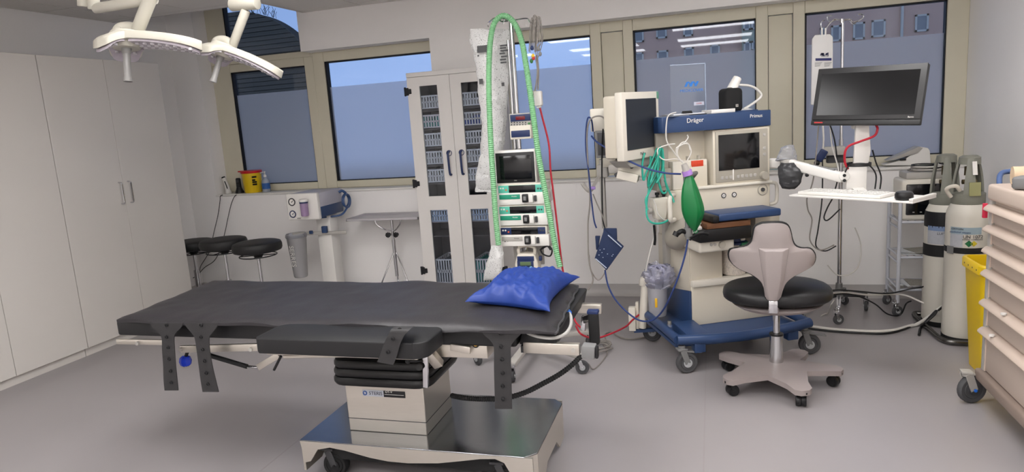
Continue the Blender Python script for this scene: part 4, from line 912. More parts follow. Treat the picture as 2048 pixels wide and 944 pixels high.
MB().tube(P([(1072, 118, 4.12), (1075, 140, 4.12), (1073, 165, 4.12), (1070, 182, 4.12)]), .005, 6).tube(P([(1074, 110, 4.13), (1077, 140, 4.13), (1076, 180, 4.13)]), .005, 6).build('trunk_lead', M_cgry, lb, world=True)
a = at(1076, 182, Y=4.13); c = at(1078, 212, Y=4.13)
t5 = thing('cable_connector', 'white block connector joining grey leads to the red cable', 'connector', c)
MB().beam(a, c, .05, .045).build('block', M_white, t5, world=True, bevel=.008); MB().beam(c, at(1079, 216, Y=4.13), .028, .028).build('sleeve', M_white, t5, world=True, bevel=.005)
q = at(1068, 188, Y=4.13); MB().cbox(q, (.03, .035, .04)).build('latch', M_lgrey, t5, world=True, bevel=.006)
one(MB().tube(P([(1080, 216, 4.13), (1086, 240, 4.12), (1095, 275, 4.10), (1099, 300, 4.08), (1101, 340, 4.06), (1106, 380, 4.05), (1112, 430, 4.04), (1118, 480, 4.02), (1124, 530, 4.0), (1130, 560, 4.0), (1140, 610, 4.0), (1152, 645, 3.95), (1170, 660, 3.9)]), .006, 8, 6), 'connector_cable', M_red, 'red cable hanging straight down beside the syringe pumps', 'cable')
# ------------------------------------------------------------------ anaesthesia machine (turned 27 degrees)
AX, AY, AR = .165, 4.13, math.radians(27)
am = thing('anaesthesia_machine', 'cream and blue anaesthesia machine with a black screen on a castor base', 'anaesthesia machine', (AX, AY, 0), AR)
_am = rootmat(am); _ami = _am.inverted(); _o = _ami @ Vector((0, 0, HC))
def onv(x, y, v):
    d = _ami.to_3x3() @ (at(x, y, Y=1)-Vector((0, 0, HC))); return _o+d*((v-_o.y)/d.y)
def onu(x, y, u):
    d = _ami.to_3x3() @ (at(x, y, Y=1)-Vector((0, 0, HC))); return _o+d*((u-_o.x)/d.x)
def B(name, a, b_, m, par=am, bev=.006, seg=2): return MB().box(a, b_).build(name, m, par, bevel=bev, seg=seg)
M_mach = mat('machine_cream', (206, 198, 182), .42, var=.02, scale=3)
M_mach2 = mat('machine_grey', (164, 158, 146), .45, var=.03)
M_machb = mat('machine_white', (216, 210, 198), .4, var=.02)
# base
dk = [(-.43+.86*i/16, -.045*math.sin(math.pi*i/16)) for i in range(17)]
MB().prism([(p[0], p[1]+.03) for p in dk]+[(.40, .70), (-.40, .70)], .150, .172).build('base_deck', M_blue, am, bevel=.004)
MB().rings([(p[0], p[1], .205-.012*math.sin(math.pi*i/16)) for i, p in enumerate(dk)], .030, 14).build('front_bar', M_blue, am)
for sx in (-.425, .425): MB().rings(crom([(sx, 0, .205), (sx*.98, .2, .21), (sx*.93, .62, .21)], 4), .026, 12).build('side_bar', M_blue, am)
for (x, y), hd in (((-.375, -.005), .45-AR), ((.44, .015), .1-AR), ((-.34, .60), 0-AR), ((.36, .60), .5)):
    caster(am, (x, y), .064, .04, hd, M_mgrey, M_tyre, M_hub, .17, .02, brake=True)
for sx in (-.30, .30): B('castor_bracket', (sx-.035, -.035, .12), (sx+.035, .02, .18), M_blue)
# lower body
B('lower_body', (-.19, .30, .172), (.42, .80, .44), M_mach); B('lower_ledge', (-.192, .275, .425), (.42, .34, .468), M_machb, bev=.01)
B('left_pillar', (-.19, .305, .44), (.025, .80, .86), M_mach); B('rear_body', (.02, .52, .44), (.42, .80, .86), M_mach2)
MB().prism([(.302, .172), (.66, .172), (.66, .345), (.302, .40)], -.205, -.19, 'x').build('side_plate', M_blue, am, bevel=.003)
MB().prism([(.29, .16), (.29, .22), (.12, .205), (-.02, .18), (-.02, .16)], -.33, -.19, 'x').build('corner_brace', M_blue, am, bevel=.006)
B('side_post', (-.235, .58, .40), (-.195, .64, 1.0), M_lgrey)
B('side_panel', (-.20, .31, .40), (-.188, .79, .70), M_mach, bev=.003)
MB().rings(crom([(-.20, .34, .92), (-.215, .32, .82), (-.235, .38, .74), (-.22, .5, .70)], 5), [.07, .075, .08, .08, .085, .09, .09, .09, .09, .085, .085, .08, .07, .06, .05, .05], 16).build('bellows_housing', M_mach2, am)
B('right_pillar', (.25, .30, .44), (.42, .53, .86), M_mach)
# absorber
ab_ = MB().lathe([(0, 0), (.07, 0), (.075, .01), (.075, .19), (.07, .2), (0, .2)], (.13, .36, .47), 28).build('absorber_canister', mat('granules', (216, 206, 194), .6, var=.45, scale=120, bump=.2, bscale=150), am)
MB().lathe([(.078, 0), (.078, .012), (.06, .02), (.055, .12), (0, .12)], (.13, .34, .67), 24).build('absorber_head', M_dblue, am); B('absorber_clip', (.13, .255, .655), (.19, .29, .685), mat('green_clip', (30, 120, 78), .4))
B('absorber_latch', (.135, .27, .695), (.165, .285, .735), M_cream2)
# breathing module with knob
a = onv(1398, 474, .10); c = onv(1470, 500, .10)
B('breathing_block', (a.x, .10, c.z), (c.x, .32, a.z), M_machb, bev=.016, seg=3)
k_ = onv(1443, 489, .10); MB().cyl((k_.x, .085, k_.z), (k_.x, .11, k_.z), .02, .022, n=18).build('rotary_knob', M_mach2, am)
k_ = onv(1426, 489, .10); MB().cyl((k_.x-.012, .095, k_.z), (k_.x-.012, .102, k_.z), .009, n=12).cyl((k_.x+.012, .095, k_.z), (k_.x+.012, .102, k_.z), .009, n=12).build('pressure_port', M_lgrey, am)
# dark drawer assembly and blue writing table
a = onv(1402, 456, .07); c = onv(1497, 478, .07)
B('slide_tray', (a.x-.01, .07, c.z+.005), (c.x+.02, .27, a.z-.015), M_black); B('wooden_insert', (a.x+.04, .075, a.z-.014), (c.x+.018, .26, a.z+.018), mat('brown_wood', (112, 74, 48), .5, var=.25, scale=25, stretch=(1, 6, 6)), bev=.002)
a = onv(1428, 424, .06); c = onv(1563, 440, .06)
B('writing_table', (a.x+.03, .06, .868), (c.x, .30, .912), M_blue, bev=.01, seg=3); B('table_end', (a.x-.01, .055, .862), (a.x+.035, .30, .905), M_black, bev=.012)
# control body
B('control_body', (-.17, .25, .86), (.325, .80, 1.055), M_mach, bev=.012, seg=3); B('control_lip', (-.16, .235, 1.045), (.33, .30, 1.062), M_machb)
MB().rings([(-.2, .39, .86), (-.2, .39, 1.05)], .14, 28).build('rounded_end', M_mach, am, bevel=.01)
B('body_back', (-.20, .40, .86), (.325, .80, 1.40), M_mach, bev=.008)
for (x, y) in ((1447, 391), (1468, 389)):
    p_ = onv(x, y, .25); gg = MB().torus((p_.x, .247, p_.z), .0135, .003, 'y', 20, 6).build('gauge', M_dgrey, am); MB().cyl((p_.x, .246, p_.z), (p_.x, .252, p_.z), .0135, n=18).build('dial', M_white, gg); MB().beam((p_.x-.006, .2455, p_.z-.004), (p_.x+.007, .2455, p_.z+.005), .0022, .001).build('needle', M_black, gg)
p_ = onv(1525, 379, .25); MB().torus((p_.x, .247, p_.z), .032, .003, 'y', 24, 6).build('switch_ring', M_mach2, am); MB().cyl((p_.x, .24, p_.z), (p_.x, .25, p_.z), .012, n=14).build('switch_key', M_dgrey, am)
a = onv(1541, 366, .27); c = onv(1543, 408, .27)
MB().rings(crom([(.325, .29, a.z), (.36, .28, a.z), (.385, .28, a.z-.02), (.385, .28, c.z+.02), (.36, .28, c.z), (.325, .29, c.z)], 4), .011, 10).build('side_handle', M_machb, am)
a = onv(1358, 384, .22)
MB().rings(crom([(-.30, .28, 1.02), (-.335, .25, 1.02), (-.345, .24, .99), (-.345, .24, .90), (-.335, .25, .87), (-.30, .28, .87)], 4), .014, 10).build('side_handle', M_machb, am)
# screen unit
B('screen_housing', (-.055, .25, 1.06), (.322, .75, 1.395), M_mach, bev=.008)
B('screen_bezel', (-.040, .243, 1.075), (.305, .256, 1.382), M_mach2, bev=.004); B('display', (-.022, .240, 1.147), (.246, .246, 1.362), M_screen, bev=.001)
for x in [.0, .028, .056, .105, .133, .161, .189, .217]: B('soft_key', (x-.009, .2405, 1.093), (x+.009, .245, 1.113), M_lgrey, bev=.002, seg=1)
for z in (1.345, 1.262, 1.225): B('soft_key', (.272, .2405, z-.009), (.291, .245, z+.009), M_lgrey, bev=.002, seg=1)
MB().cyl((.272, .215, 1.097), (.272, .245, 1.097), .023, .026, n=22).build('rotary_knob', M_mach2, am)
B('status_bar', (.068, .2395, 1.085), (.075, .245, 1.15), M_white, bev=.001)
# flow unit on the left
B('recess_panel', (-.30, .36, 1.05), (-.05, .41, 1.40), M_mach, bev=.003); B('flow_unit', (-.30, .285, 1.05), (-.075, .40, 1.222), M_machb, bev=.006)
B('flow_unit_door', (-.19, .280, 1.06), (-.085, .287, 1.19), M_mach, bev=.003); B('gas_block', (-.40, .30, 1.05), (-.30, .45, 1.185), M_mach2, bev=.006); B('gas_block_key', (-.375, .293, 1.075), (-.315, .302, 1.125), M_lgrey, bev=.004)
a = onv(1383, 322, .279); c = onv(1407, 332, .279); B('warning_label', (a.x, .2795, c.z), (c.x, .2855, a.z), mat('orange_label', (206, 66, 40), .5, var=.15, scale=60), bev=.0005)
for x in (-.185, -.115): MB().cyl((x, .32, 1.222), (x, .32, 1.246), .012, n=12).build('cap_nut', M_mach2, am)
B('left_post', (-.385, .33, 1.05), (-.305, .50, 1.40), M_mach2, bev=.006)
# blue canopy
MB().prism([(-.39, .28), (-.37, .255), (-.17, .232), (.0, .232), (.327, .245), (.332, .78), (-.18, .78), (-.39, .50)], 1.397, 1.492).build('canopy', M_blue, am, bevel=.005)
def amtext(s_, u, z, v, size, m): 
    text(s_, size, Matrix.Translation((u, v, z)) @ FRONT, m, am)
amtext('Dräger', -.175, 1.461, .2305, .038, M_white); amtext('Primus', .225, 1.461, .239, .030, M_white)
# ---- things standing on the canopy
ZT = 1.492
def onz(x, y): return at(x, y, Z=ZT)
def cw(u, v, z=ZT): return _am @ Vector((u, v, z))
pp = onv(1466, 222, .33)
sp = thing('loudspeaker', 'black rounded loudspeaker standing on the blue machine top', 'loudspeaker', cw(pp.x, .36), AR)
MB().prism([(-.058+.0, -.058), (.058, -.058), (.058, .058), (-.058, .058)], 0, .145).build('body', mat('speaker_mesh', (20, 20, 21), .85, bump=.2, bscale=500), sp, bevel=.026, seg=4)
MB().box((.003, -.0605, .030), (.019, -.0565, .046)).build('logo_plate', M_lgrey, sp); text('M', .012, Matrix.Translation((.011, -.0607, .038)) @ FRONT, M_black, sp)
dl = thing('desk_lamp', 'white gooseneck desk lamp bending over the black loudspeaker', 'desk lamp', cw(.262, .45), AR)
a = _ami; hd0 = onv(1463, 178, .40); hd1 = onv(1473, 158, .42)
lo = lambda p: loc_of(dl, _am @ Vector(p))
MB().lathe([(0, 0), (.05, 0), (.052, .008), (.03, .015), (0, .016)], n=24).build('foot', M_white, dl)
nk = [lo(onv(x, y, v)) for x, y, v in ((1523, 218, .45), (1521, 195, .45), (1515, 180, .44), (1500, 172, .43), (1482, 170, .42), (1474, 170, .42))]
nk[0] = Vector((0, 0, .01)); MB().tube(nk, .008, 10, 6).build('gooseneck', M_white, dl)
MB().rings([lo(onv(1464, 180, .41)), lo(onv(1467, 172, .415)), lo(onv(1475, 156, .42))], [.034, .031, .026], 20).build('lamp_shade', M_white, dl)
# clipboard, papers, acrylic sign
cbp = thing('clipboard', 'black clipboard with papers lying on the blue machine top', 'clipboard', cw(-.17, .36), AR)
MB().box((-.13, -.09, .001), (.09, .10, .005)).build('board', M_black, cbp); MB().box((-.12, -.085, .0055), (.08, .09, .012)).build('papers', mat('paper_white', (214, 216, 220), .7), cbp); MB().box((-.06, -.088, .012), (.0, -.06, .02)).cyl((-.06, -.075, .022), (.0, -.075, .022), .006, n=10).build('clip', M_black, cbp, bevel=.002)
one(MB().box((-.27, -.09, 0), (-.03, .1, .0015), Matrix.Translation(cw(-.10, .40, ZT+.0005)) @ Matrix.Rotation(AR+.35, 4, 'Z')), 'paper_sheet', mat('paper_bluish', (196, 204, 220), .7), 'loose bluish paper sheet under the clipboard', 'paper')
one(MB().box((-.09, -.06, 0), (.07, .06, .022), Matrix.Translation(cw(.035, .33, ZT+.0005)) @ Matrix.Rotation(AR+.05, 4, 'Z')), 'paper_stack', M_white, 'white paper stack beside the loudspeaker', 'paper stack', bevel=.002)
one(MB().box((-.08, -.05, 0), (.05, .05, .006), Matrix.Translation(cw(.20, .31, ZT+.0005)) @ Matrix.Rotation(AR, 4, 'Z')), 'blue_folder', M_blue, 'flat blue folder right of the loudspeaker', 'folder')
sg = thing('acrylic_sign', 'clear acrylic sign with a blue logo standing on the machine top', 'sign', cw(-.10, .52), AR)
a = loc_of(sg, _am @ onv(1340, 130, .52)); c = loc_of(sg, _am @ onv(1412, 215, .52))
MB().box((a.x, -.0025, .0), (c.x, .0025, a.z)).build('panel', glassmat('acrylic', (246, 248, 250), film=((200, 208, 220), .05)), sg, smooth=False)
for q0, q1 in (((c.x-.004, 0), (c.x, a.z)), ((a.x, a.z-.004), (c.x, a.z))): MB().box((q0[0], -.003, q0[1]), (q1[0], .003, q1[1])).build('edge', mat('acrylic_edge', (176, 190, 212), .2), sg, smooth=False)
M_logo = mat('logo_print_blue', (44, 118, 200), .5)
l0 = loc_of(sg, _am @ onv(1368, 174, .52)); l1 = loc_of(sg, _am @ onv(1400, 162, .52)); wv = (l1.x-l0.x)/5; lm = MB()
for i, fl in enumerate((1, 1, 1)):
    x = l0.x+i*wv*1.55
    MB().prism([(x, l0.z), (x+wv*.75, l0.z), (x+wv*1.5, l1.z), (x+wv*.75, l1.z)], -.004, -.0027, 'y').build('logo_bar', M_logo, sg, smooth=False)
    if i < 2: MB().prism([(x+wv*1.6, l1.z), (x+wv*1.2, l1.z), (x+wv*1.9, l0.z), (x+wv*2.2, l0.z+.005)], -.0045, -.0032, 'y').build('logo_bar', M_logo, sg, smooth=False)
l2 = loc_of(sg, _am @ onv(1383, 181, .52)); text('MEDICOVER', .025, Matrix.Translation((l2.x, -.003, l2.z)) @ FRONT, M_logo, sg, sx=1.15)
ps = loc_of(sg, _am @ onv(1396, 207, .52)); st_ = MB().box((ps.x-.03, -.004, ps.z-.011), (ps.x+.04, -.0026, ps.z+.011)).build('sticker', mat('pale_sticker', (198, 200, 214), .6), sg); text('COVER', .012, Matrix.Translation((ps.x+.005, -.0046, ps.z)) @ FRONT, mat('pink_print', (200, 120, 120), .5), sg)
# ---- green breathing bag and its arm
pa = onv(1372, 330, -.02); pb = onv(1378, 478, -.02)
MB().rings([onv(1371, 350, .02), onv(1376, 478, .02)], .014, 12).build('bag_arm', M_mgrey, am)
MB().rings([onv(1371, 352, .02), (-.22, .14, onv(1371, 352, .02).z), (-.22, .30, 1.06)], .012, 10).build('bag_arm_bracket', M_mgrey, am)
bgp = _am @ onv(1388, 462, -.01)
bg_ = thing('breathing_bag', 'dark green breathing bag hanging in front of the anaesthesia machine', 'breathing bag', bgp)
rows = [(1372, 1385, 352), (1369, 1389, 360), (1365, 1395, 375), (1363, 1401, 392), (1363, 1406, 408), (1364, 1408, 422), (1368, 1405, 436), (1375, 1399, 449), (1384, 1394, 459), (1387, 1391, 463)]
L_ = crom([loc_of(bg_, _am @ onv(r[0], r[2], -.01)) for r in rows], 4); R_ = crom([loc_of(bg_, _am @ onv(r[1], r[2], -.01)) for r in rows], 4)
v = []; N_ = 20
for a_, b_ in zip(L_, R_):
    c_ = (a_+b_)/2; h_ = (b_-a_)/2; nn = Vector((h_.y, -h_.x, 0)).normalized() if h_.length else Vector((0, -1, 0))
    for j in range(N_):
        q = 2*math.pi*j/N_; rr = 1+.10*math.cos(4*q+.4)
        v.append(c_+h_*math.cos(q)*(.96+.04*math.cos(4*q))+nn*math.sin(q)*h_.length*.75*rr)
n_ = len(L_); MB().add(v, [(i*N_+j, i*N_+(j+1) % N_, (i+1)*N_+(j+1) % N_, (i+1)*N_+j) for i in range(n_-1) for j in range(N_)]+[tuple(range(N_)), tuple(range(n_*N_-1, (n_-1)*N_-1, -1))]).build('bag', mat('green_rubber', (14, 112, 58), .32, var=.08), bg_, angle=25)
MB().rings([loc_of(bg_, _am @ onv(1376, 350, -.01)), loc_of(bg_, _am @ onv(1373, 341, -.01))], .028, 18).build('collar', mat('violet_ring', (170, 130, 206), .4), bg_)
MB().rings([loc_of(bg_, _am @ onv(1373, 342, -.01)), loc_of(bg_, _am @ onv(1368, 328, -.01))], [.022, .016], 16).build('connector', M_lgrey, bg_)
MB().torus(loc_of(bg_, _am @ onv(1391, 462, -.01)), .012, .0025, 'y', 16, 6).build('loop', mat('green_loop', (30, 120, 70), .4), bg_)
# black pipe joints under the bag
for pts, r in (([(1352, 470), (1364, 462), (1378, 468)], .014), ([(1378, 478), (1390, 470), (1404, 466), (1416, 468)], .013), ([(1350, 472), (1354, 464)], .018)):
    MB().tube([onv(x, y, .02) for x, y in pts], r, 12, 4).build('pipe_elbow', M_black, am)
MB().rings([onv(1376, 455, .02), onv(1377, 472, .02)], .024, 14).build('pipe_joint', M_mgrey, am)
vl = onv(1408, 462, .03); fv = thing('flow_valve', 'small white ribbed valve dome beside the green breathing bag', 'valve', _am @ Vector((vl.x, .13, .803)), AR)
MB().lathe([(0, 0), (.026, 0), (.03, .012), (.034, .022), (.034, .034), (.026, .042), (.024, .05), (.03, .056), (.03, .068), (.022, .076), (0, .078)], n=22).build('dome', M_white, fv)
# ---- suction regulator hanging at the left
rg = thing('suction_regulator', 'cream tapered suction regulator with two black knobs left of the green bag', 'regulator', _am @ onv(1322, 440, .30), AR)
p0_ = loc_of(rg, _am @ onv(1307, 397, .30)); p1_ = loc_of(rg, _am @ onv(1339, 397, .30))
MB().prism([(p0_.x, p0_.z), (p1_.x, p0_.z), (p1_.x-.004, p0_.z-.05), (p1_.x-.022, .0), (p0_.x+.02, .0), (p0_.x+.003, p0_.z-.06)], 0, .08, 'y').build('body', M_machb, rg, bevel=.012, seg=3)
for fr_ in (.35, .75):
    x = p0_.x+(p1_.x-p0_.x)*fr_; MB().cyl((x, .03, p0_.z-.002), (x, .03, p0_.z+.02), .009, n=12).cyl((x, .03, p0_.z+.016), (x, .03, p0_.z+.03), .014, n=12).build('knob', M_black, rg)
MB().cyl((p0_.x-.02, .04, p0_.z-.08), (p0_.x, .04, p0_.z-.08), .02, n=16).build('side_port', M_lgrey, rg)
MB().tube([loc_of(rg, _am @ onv(x, y, .29)) for x, y in ((1306, 398), (1312, 412), (1316, 428), (1330, 440), (1350, 438), (1365, 437))], .004, 6).build('white_lead', M_cwht, rg)
# ---- teal oxygen tubing coil
tt = thing('oxygen_tubing', 'hank of translucent teal oxygen tubing hanging left of the anaesthesia machine', 'tubing', _am @ onv(1310, 455, .26), AR)
M_ttub = mat('teal_tubing', (52, 168, 146), .25, var=.12, scale=30); random.seed(5)
hank = [[(1322, 294), (1318, 330), (1308, 355), (1296, 372), (1300, 345), (1318, 312)], [(1320, 292), (1326, 330), (1330, 362), (1334, 382), (1324, 384), (1316, 352), (1318, 300)], [(1316, 296), (1305, 320), (1293, 345), (1286, 360), (1284, 330), (1290, 306)], [(1302, 312), (1300, 350), (1298, 380), (1294, 410), (1294, 435), (1306, 446), (1325, 446), (1340, 438)], [(1324, 296), (1322, 340), (1310, 362), (1298, 385), (1292, 400), (1294, 420)], [(1310, 300), (1312, 330), (1316, 360), (1322, 376)], [(1330, 360), (1338, 380), (1345, 395), (1348, 405)], [(1320, 296), (1314, 325), (1306, 350), (1300, 366)], [(1318, 296), (1320, 320), (1312, 345)], [(1324, 298), (1328, 322), (1324, 345), (1312, 366)]]
for i, h_ in enumerate(hank):
    dv = .25+random.uniform(-.03, .03)
    MB().tube([loc_of(tt, _am @ onv(x+random.uniform(-1, 1), y, dv+.01*math.sin(k))) for k, (x, y) in enumerate(h_)], .0062, 8, 6).build('tube', M_ttub, tt)
# ---- white lead loops on the flow unit
wl_ = thing('lead_loops', 'tangle of thin white sensor leads looped above the green bag', 'cable', _am @ onv(1366, 326, .26), AR)
for h_ in ([(1352, 225), (1338, 230), (1333, 245), (1333, 280), (1345, 300), (1358, 318), (1366, 326)], [(1366, 326), (1355, 310), (1358, 292), (1368, 284), (1378, 290), (1382, 305), (1374, 322)], [(1352, 296), (1366, 288), (1376, 276), (1374, 270)], [(1366, 322), (1350, 318), (1330, 320), (1318, 312), (1316, 298), (1334, 290), (1350, 288)], [(1360, 322), (1352, 300), (1362, 290), (1376, 288), (1380, 300)]):
    MB().tube([loc_of(wl_, _am @ onv(x, y, .225)) for x, y in h_], .0038, 6, 6).build('lead', M_cwht, wl_)
# ---- patient suction jar at the lower left
jr = thing('suction_jar', 'clear suction jar with plastic tubing stuffed on top, at the machine base', 'suction jar', at(1316, 630, Y=4.42))
jz = at(1316, 630, Y=4.42)
MB().lathe([(0, 0), (.052, 0), (.056, .008), (.066, .20), (.068, .205)], n=26).build('jar', glassmat('jar_plastic', (240, 240, 244), film=((214, 214, 220), .5)), jr); MB().lathe([(.069, .2), (.071, .21), (.069, .216), (0, .218)], n=26).build('lid', M_blue, jr)
MB().box((-.012, -.068, .07), (.004, -.058, .13)).build('yellow_mark', mat('yellow_mark', (226, 176, 40), .5), jr, bevel=.002)
random.seed(9)
for i in range(6):
    r_ = .045+.012*random.random(); cc = Vector((random.uniform(-.02, .03), random.uniform(-.03, .02), .265+random.uniform(-.015, .03)))
    Mx = Matrix.Rotation(random.uniform(-.6, .6), 4, 'X') @ Matrix.Rotation(random.uniform(-.5, .5), 4, 'Z')
    MB().torus(cc, r_, .0075, 'y', 26, 8, Mx).build('coiled_tube', glassmat('pale_tubing', (232, 232, 246), film=((206, 206, 228), .45)), jr)
v = []; N_ = 36
for i in range(17):
    t_ = i/16; rr = .072+.016*math.sin(t_*3.0)-.012*t_**3
    for j in range(N_):
        a_ = 2*math.pi*j/N_; q_ = Vector((rr*math.cos(a_)*1.1+.008, rr*math.sin(a_), .195+.135*t_)); nn = noise.noise(q_*26)*.034+noise.noise(q_*70)*.014
        v.append(q_+Vector((nn*math.cos(a_), nn*math.sin(a_), nn*.8)))
MB().add(v, [(i*N_+j, i*N_+(j+1) % N_, (i+1)*N_+(j+1) % N_, (i+1)*N_+j) for i in range(16) for j in range(N_)]).build('plastic_wrap', glassmat('jar_wrap', (240, 240, 250), film=((222, 222, 238), .30)), jr, angle=15)
MB().cyl((-.105, .0, -.09), (-.075, .0, .22), .026, n=16).build('jar_post', M_machb, jr, bevel=.004)
MB().rings([(-.09, 0, .2), (-.085, 0, .235), (-.06, 0, .25)], .03, 12).build('post_head', M_machb, jr, bevel=.004)
MB().beam((-.16, .0, -.112), (.10, .03, -.10), .03, .02).build('bracket', M_blue, jr)
MB().box((-.19, -.03, -.105), (-.145, .02, .055)).build('cassette_holder', M_machb, jr, bevel=.004); MB().box((-.145, .0, -.10), (-.125, .03, .085)).build('cassette_plate', M_machb, jr, bevel=.003)
MB().tube([loc_of(jr, p) for p in P([(1290, 560, 4.4), (1294, 530, 4.4), (1304, 490, 4.42), (1312, 462, 4.44), (1310, 440, 4.44)])], .005, 8).build('white_tube', M_cwht, jr)
MB().tube([loc_of(jr, p) for p in P([(1309, 490, 4.42), (1310, 475, 4.42), (1308, 450, 4.42)])], .008, 8).build('black_plug', M_black, jr)
MB().prism([(0, 0), (.03, 0), (.06, .05), (.06, .10), (.035, .10), (.035, .055)], -.04, -.015, 'y', Matrix.Translation((.03, -.05, -.115))).build('pedal', M_steel, jr, bevel=.002)
# ------------------------------------------------------------------ patient monitor on its arm
MY = 4.15; mr = math.radians(66)
mc = at(1277, 312, Y=MY)
pm = thing('patient_monitor', 'cream patient monitor turned sideways on an arm left of the anaesthesia machine', 'monitor', (mc.x, mc.y, mc.z), mr)
MB().box((-.215, -.03, -.015), (.215, .02, .375)).build('front_case', M_machb, pm, bevel=.008); MB().box((-.20, .015, .0), (.20, .11, .36)).build('rear_case', M_mach, pm, bevel=.015)
MB().box((-.175, -.033, .045), (.175, -.028, .335)).build('display', mat('monitor_glass', (40, 44, 52), .38, var=.1), pm); MB().box((.19, -.032, .33), (.215, -.02, .372)).build('alarm_lamp', mat('alarm_green', (90, 140, 120), .4), pm, bevel=.002)
text('Philips', .026, Matrix.Translation((0, -.0315, .015)) @ FRONT, M_mgrey, pm)
MB().prism([(-.18, -.015), (.18, -.015), (.14, -.065), (-.10, -.06)], -.01, .10, 'y').build('stand_foot', M_lgrey, pm, bevel=.006)
mm = thing('monitor_mount', 'grey arm mount with module rack and cables behind the patient monitor', 'monitor mount', at(1203, 460, Y=4.30))
def wb(name, x0, y0, x1, y1, Y, dp, m, par=mm, bev=.004): return box_px(x0, y0, x1, y1, Y, dp, par, name, m, bev)
wb('post', 1197, 318, 1213, 458, 4.30, .05, M_lgrey, bev=.01); wb('post_collar', 1192, 330, 1216, 355, 4.29, .07, M_lgrey, bev=.01)
wb('rack_plate', 1212, 212, 1228, 318, 4.22, .12, M_mgrey); wb('measuring_module', 1179, 218, 1214, 262, 4.26, .12, M_machb, bev=.008); wb('module_slot', 1190, 262, 1221, 315, 4.24, .10, M_mgrey); wb('slot_recess', 1194, 266, 1216, 310, 4.236, .006, M_dgrey, bev=.001)
wb('slide_block', 1205, 316, 1232, 334, 4.22, .10, M_mach2); wb('tilt_joint', 1216, 330, 1250, 346, 4.20, .09, M_lgrey, bev=.01)
MB().beam(at(1232, 338, Y=4.24), at(1345, 345, Y=4.40), .05, .05).build('support_arm', M_lgrey, mm, world=True, bevel=.008)
MB().tube([at(1186, 376, Y=4.28), at(1178, 382, Y=4.26), at(1168, 372, Y=4.25), at(1165, 366, Y=4.25)], .012, 8).build('cable_hook', M_lgrey, mm, world=True)
MB().beam(at(1184, 378, Y=4.28), at(1198, 352, Y=4.30), .02, .015).build('hook_arm', M_lgrey, mm, world=True)
q = at(1186, 376, Y=4.26); MB().cbox(q, (.03, .012, .02)).build('violet_clip', mat('violet_clip', (160, 130, 200), .4), mm, world=True, bevel=.003)
cs = thing('cassette_box', 'cream slanted box with printed label under the patient monitor', 'box', at(1256, 362, Y=4.18))
p0_ = at(1236, 347, Y=4.18); p1_ = at(1277, 357, Y=4.18); MB().beam(p0_, p1_, .10, .05).build('body', M_machb, cs, world=True, bevel=.005); MB().beam(p0_+Vector((.0, .02, .03)), at(1310, 345, Y=4.24), .08, .06).build('cover', M_machb, cs, world=True, bevel=.006)
MB().beam(at(1233, 345, Y=4.17), at(1237, 352, Y=4.17), .06, .03).build('end_cap', M_dgrey, cs, world=True, bevel=.003)
q = at(1262, 336, Y=4.15); text('2-58a r2', .026, Matrix.Translation((q.x+.01, 4.19, q.z-.004)) @ FRONT @ Matrix.Rotation(-.12, 4, 'Z'), M_dgrey, cs, world=True)
q = at(1263, 333, Y=4.16); MB().cyl(q, q+Vector((0, 0, .03)), .005, n=8).ball(q, .014, 12).build('tilt_knob', M_black, mm, world=True)
# monitor cables
def wire(pts, r, m, label, name='monitor_cable', cat='cable', n=7): return one(MB().tube(P(pts), r, n, 6), name, m, label, cat)
wire([(1186, 262, 4.25), (1183, 240, 4.2), (1176, 236, 4.2), (1172, 260, 4.2), (1172, 300, 4.2), (1178, 350, 4.2), (1183, 400, 4.2), (1188, 440, 4.2), (1193, 456, 4.2)], .005, M_cblu, 'dark blue pressure hose dropping from the monitor module to the blue cuff')
wire([(1213, 264, 4.2), (1210, 240, 4.18), (1198, 232, 4.18), (1180, 240, 4.18), (1174, 270, 4.19), (1176, 330, 4.2), (1180, 400, 4.21), (1176, 450, 4.22), (1178, 520, 4.22), (1186, 560, 4.22), (1176, 580, 4.22)], .005, M_cgry, 'grey lead looping over the monitor module and hanging to the floor')
wire([(1186, 388, 4.24), (1195, 410, 4.24), (1205, 432, 4.24), (1213, 458, 4.24)], .004, M_cgry, 'short grey coiled lead between the cable hook and the blue cuff')
wire([(1178, 510, 4.23), (1182, 540, 4.23), (1196, 560, 4.23), (1208, 548, 4.23), (1215, 525, 4.23)], .004, M_cgry, 'grey lead loop just below the blue cuff')
wire([(1183, 272, 4.16), (1195, 285, 4.12), (1220, 300, 4.08), (1250, 318, 4.02), (1290, 336, 3.98), (1330, 346, 3.98), (1362, 348, 4.0)], .0055, M_cblu, 'dark blue cable sweeping across below the patient monitor to the green bag')
wire([(1206, 258, 4.2), (1204, 300, 4.23), (1204, 380, 4.25), (1206, 440, 4.25), (1212, 460, 4.24)], .005, M_cblk, 'black cable running straight down the monitor post')
wire([(1376, 476, 4.0), (1370, 510, 3.98), (1358, 550, 3.97), (1342, 590, 3.98), (1325, 622, 4.05), (1305, 640, 4.1), (1280, 641, 4.12), (1255, 625, 4.15), (1230, 598, 4.18), (1216, 570, 4.2), (1210, 540, 4.22)], .0055, M_cblu, 'long dark blue hose hanging in a bow between green bag and blue cuff')
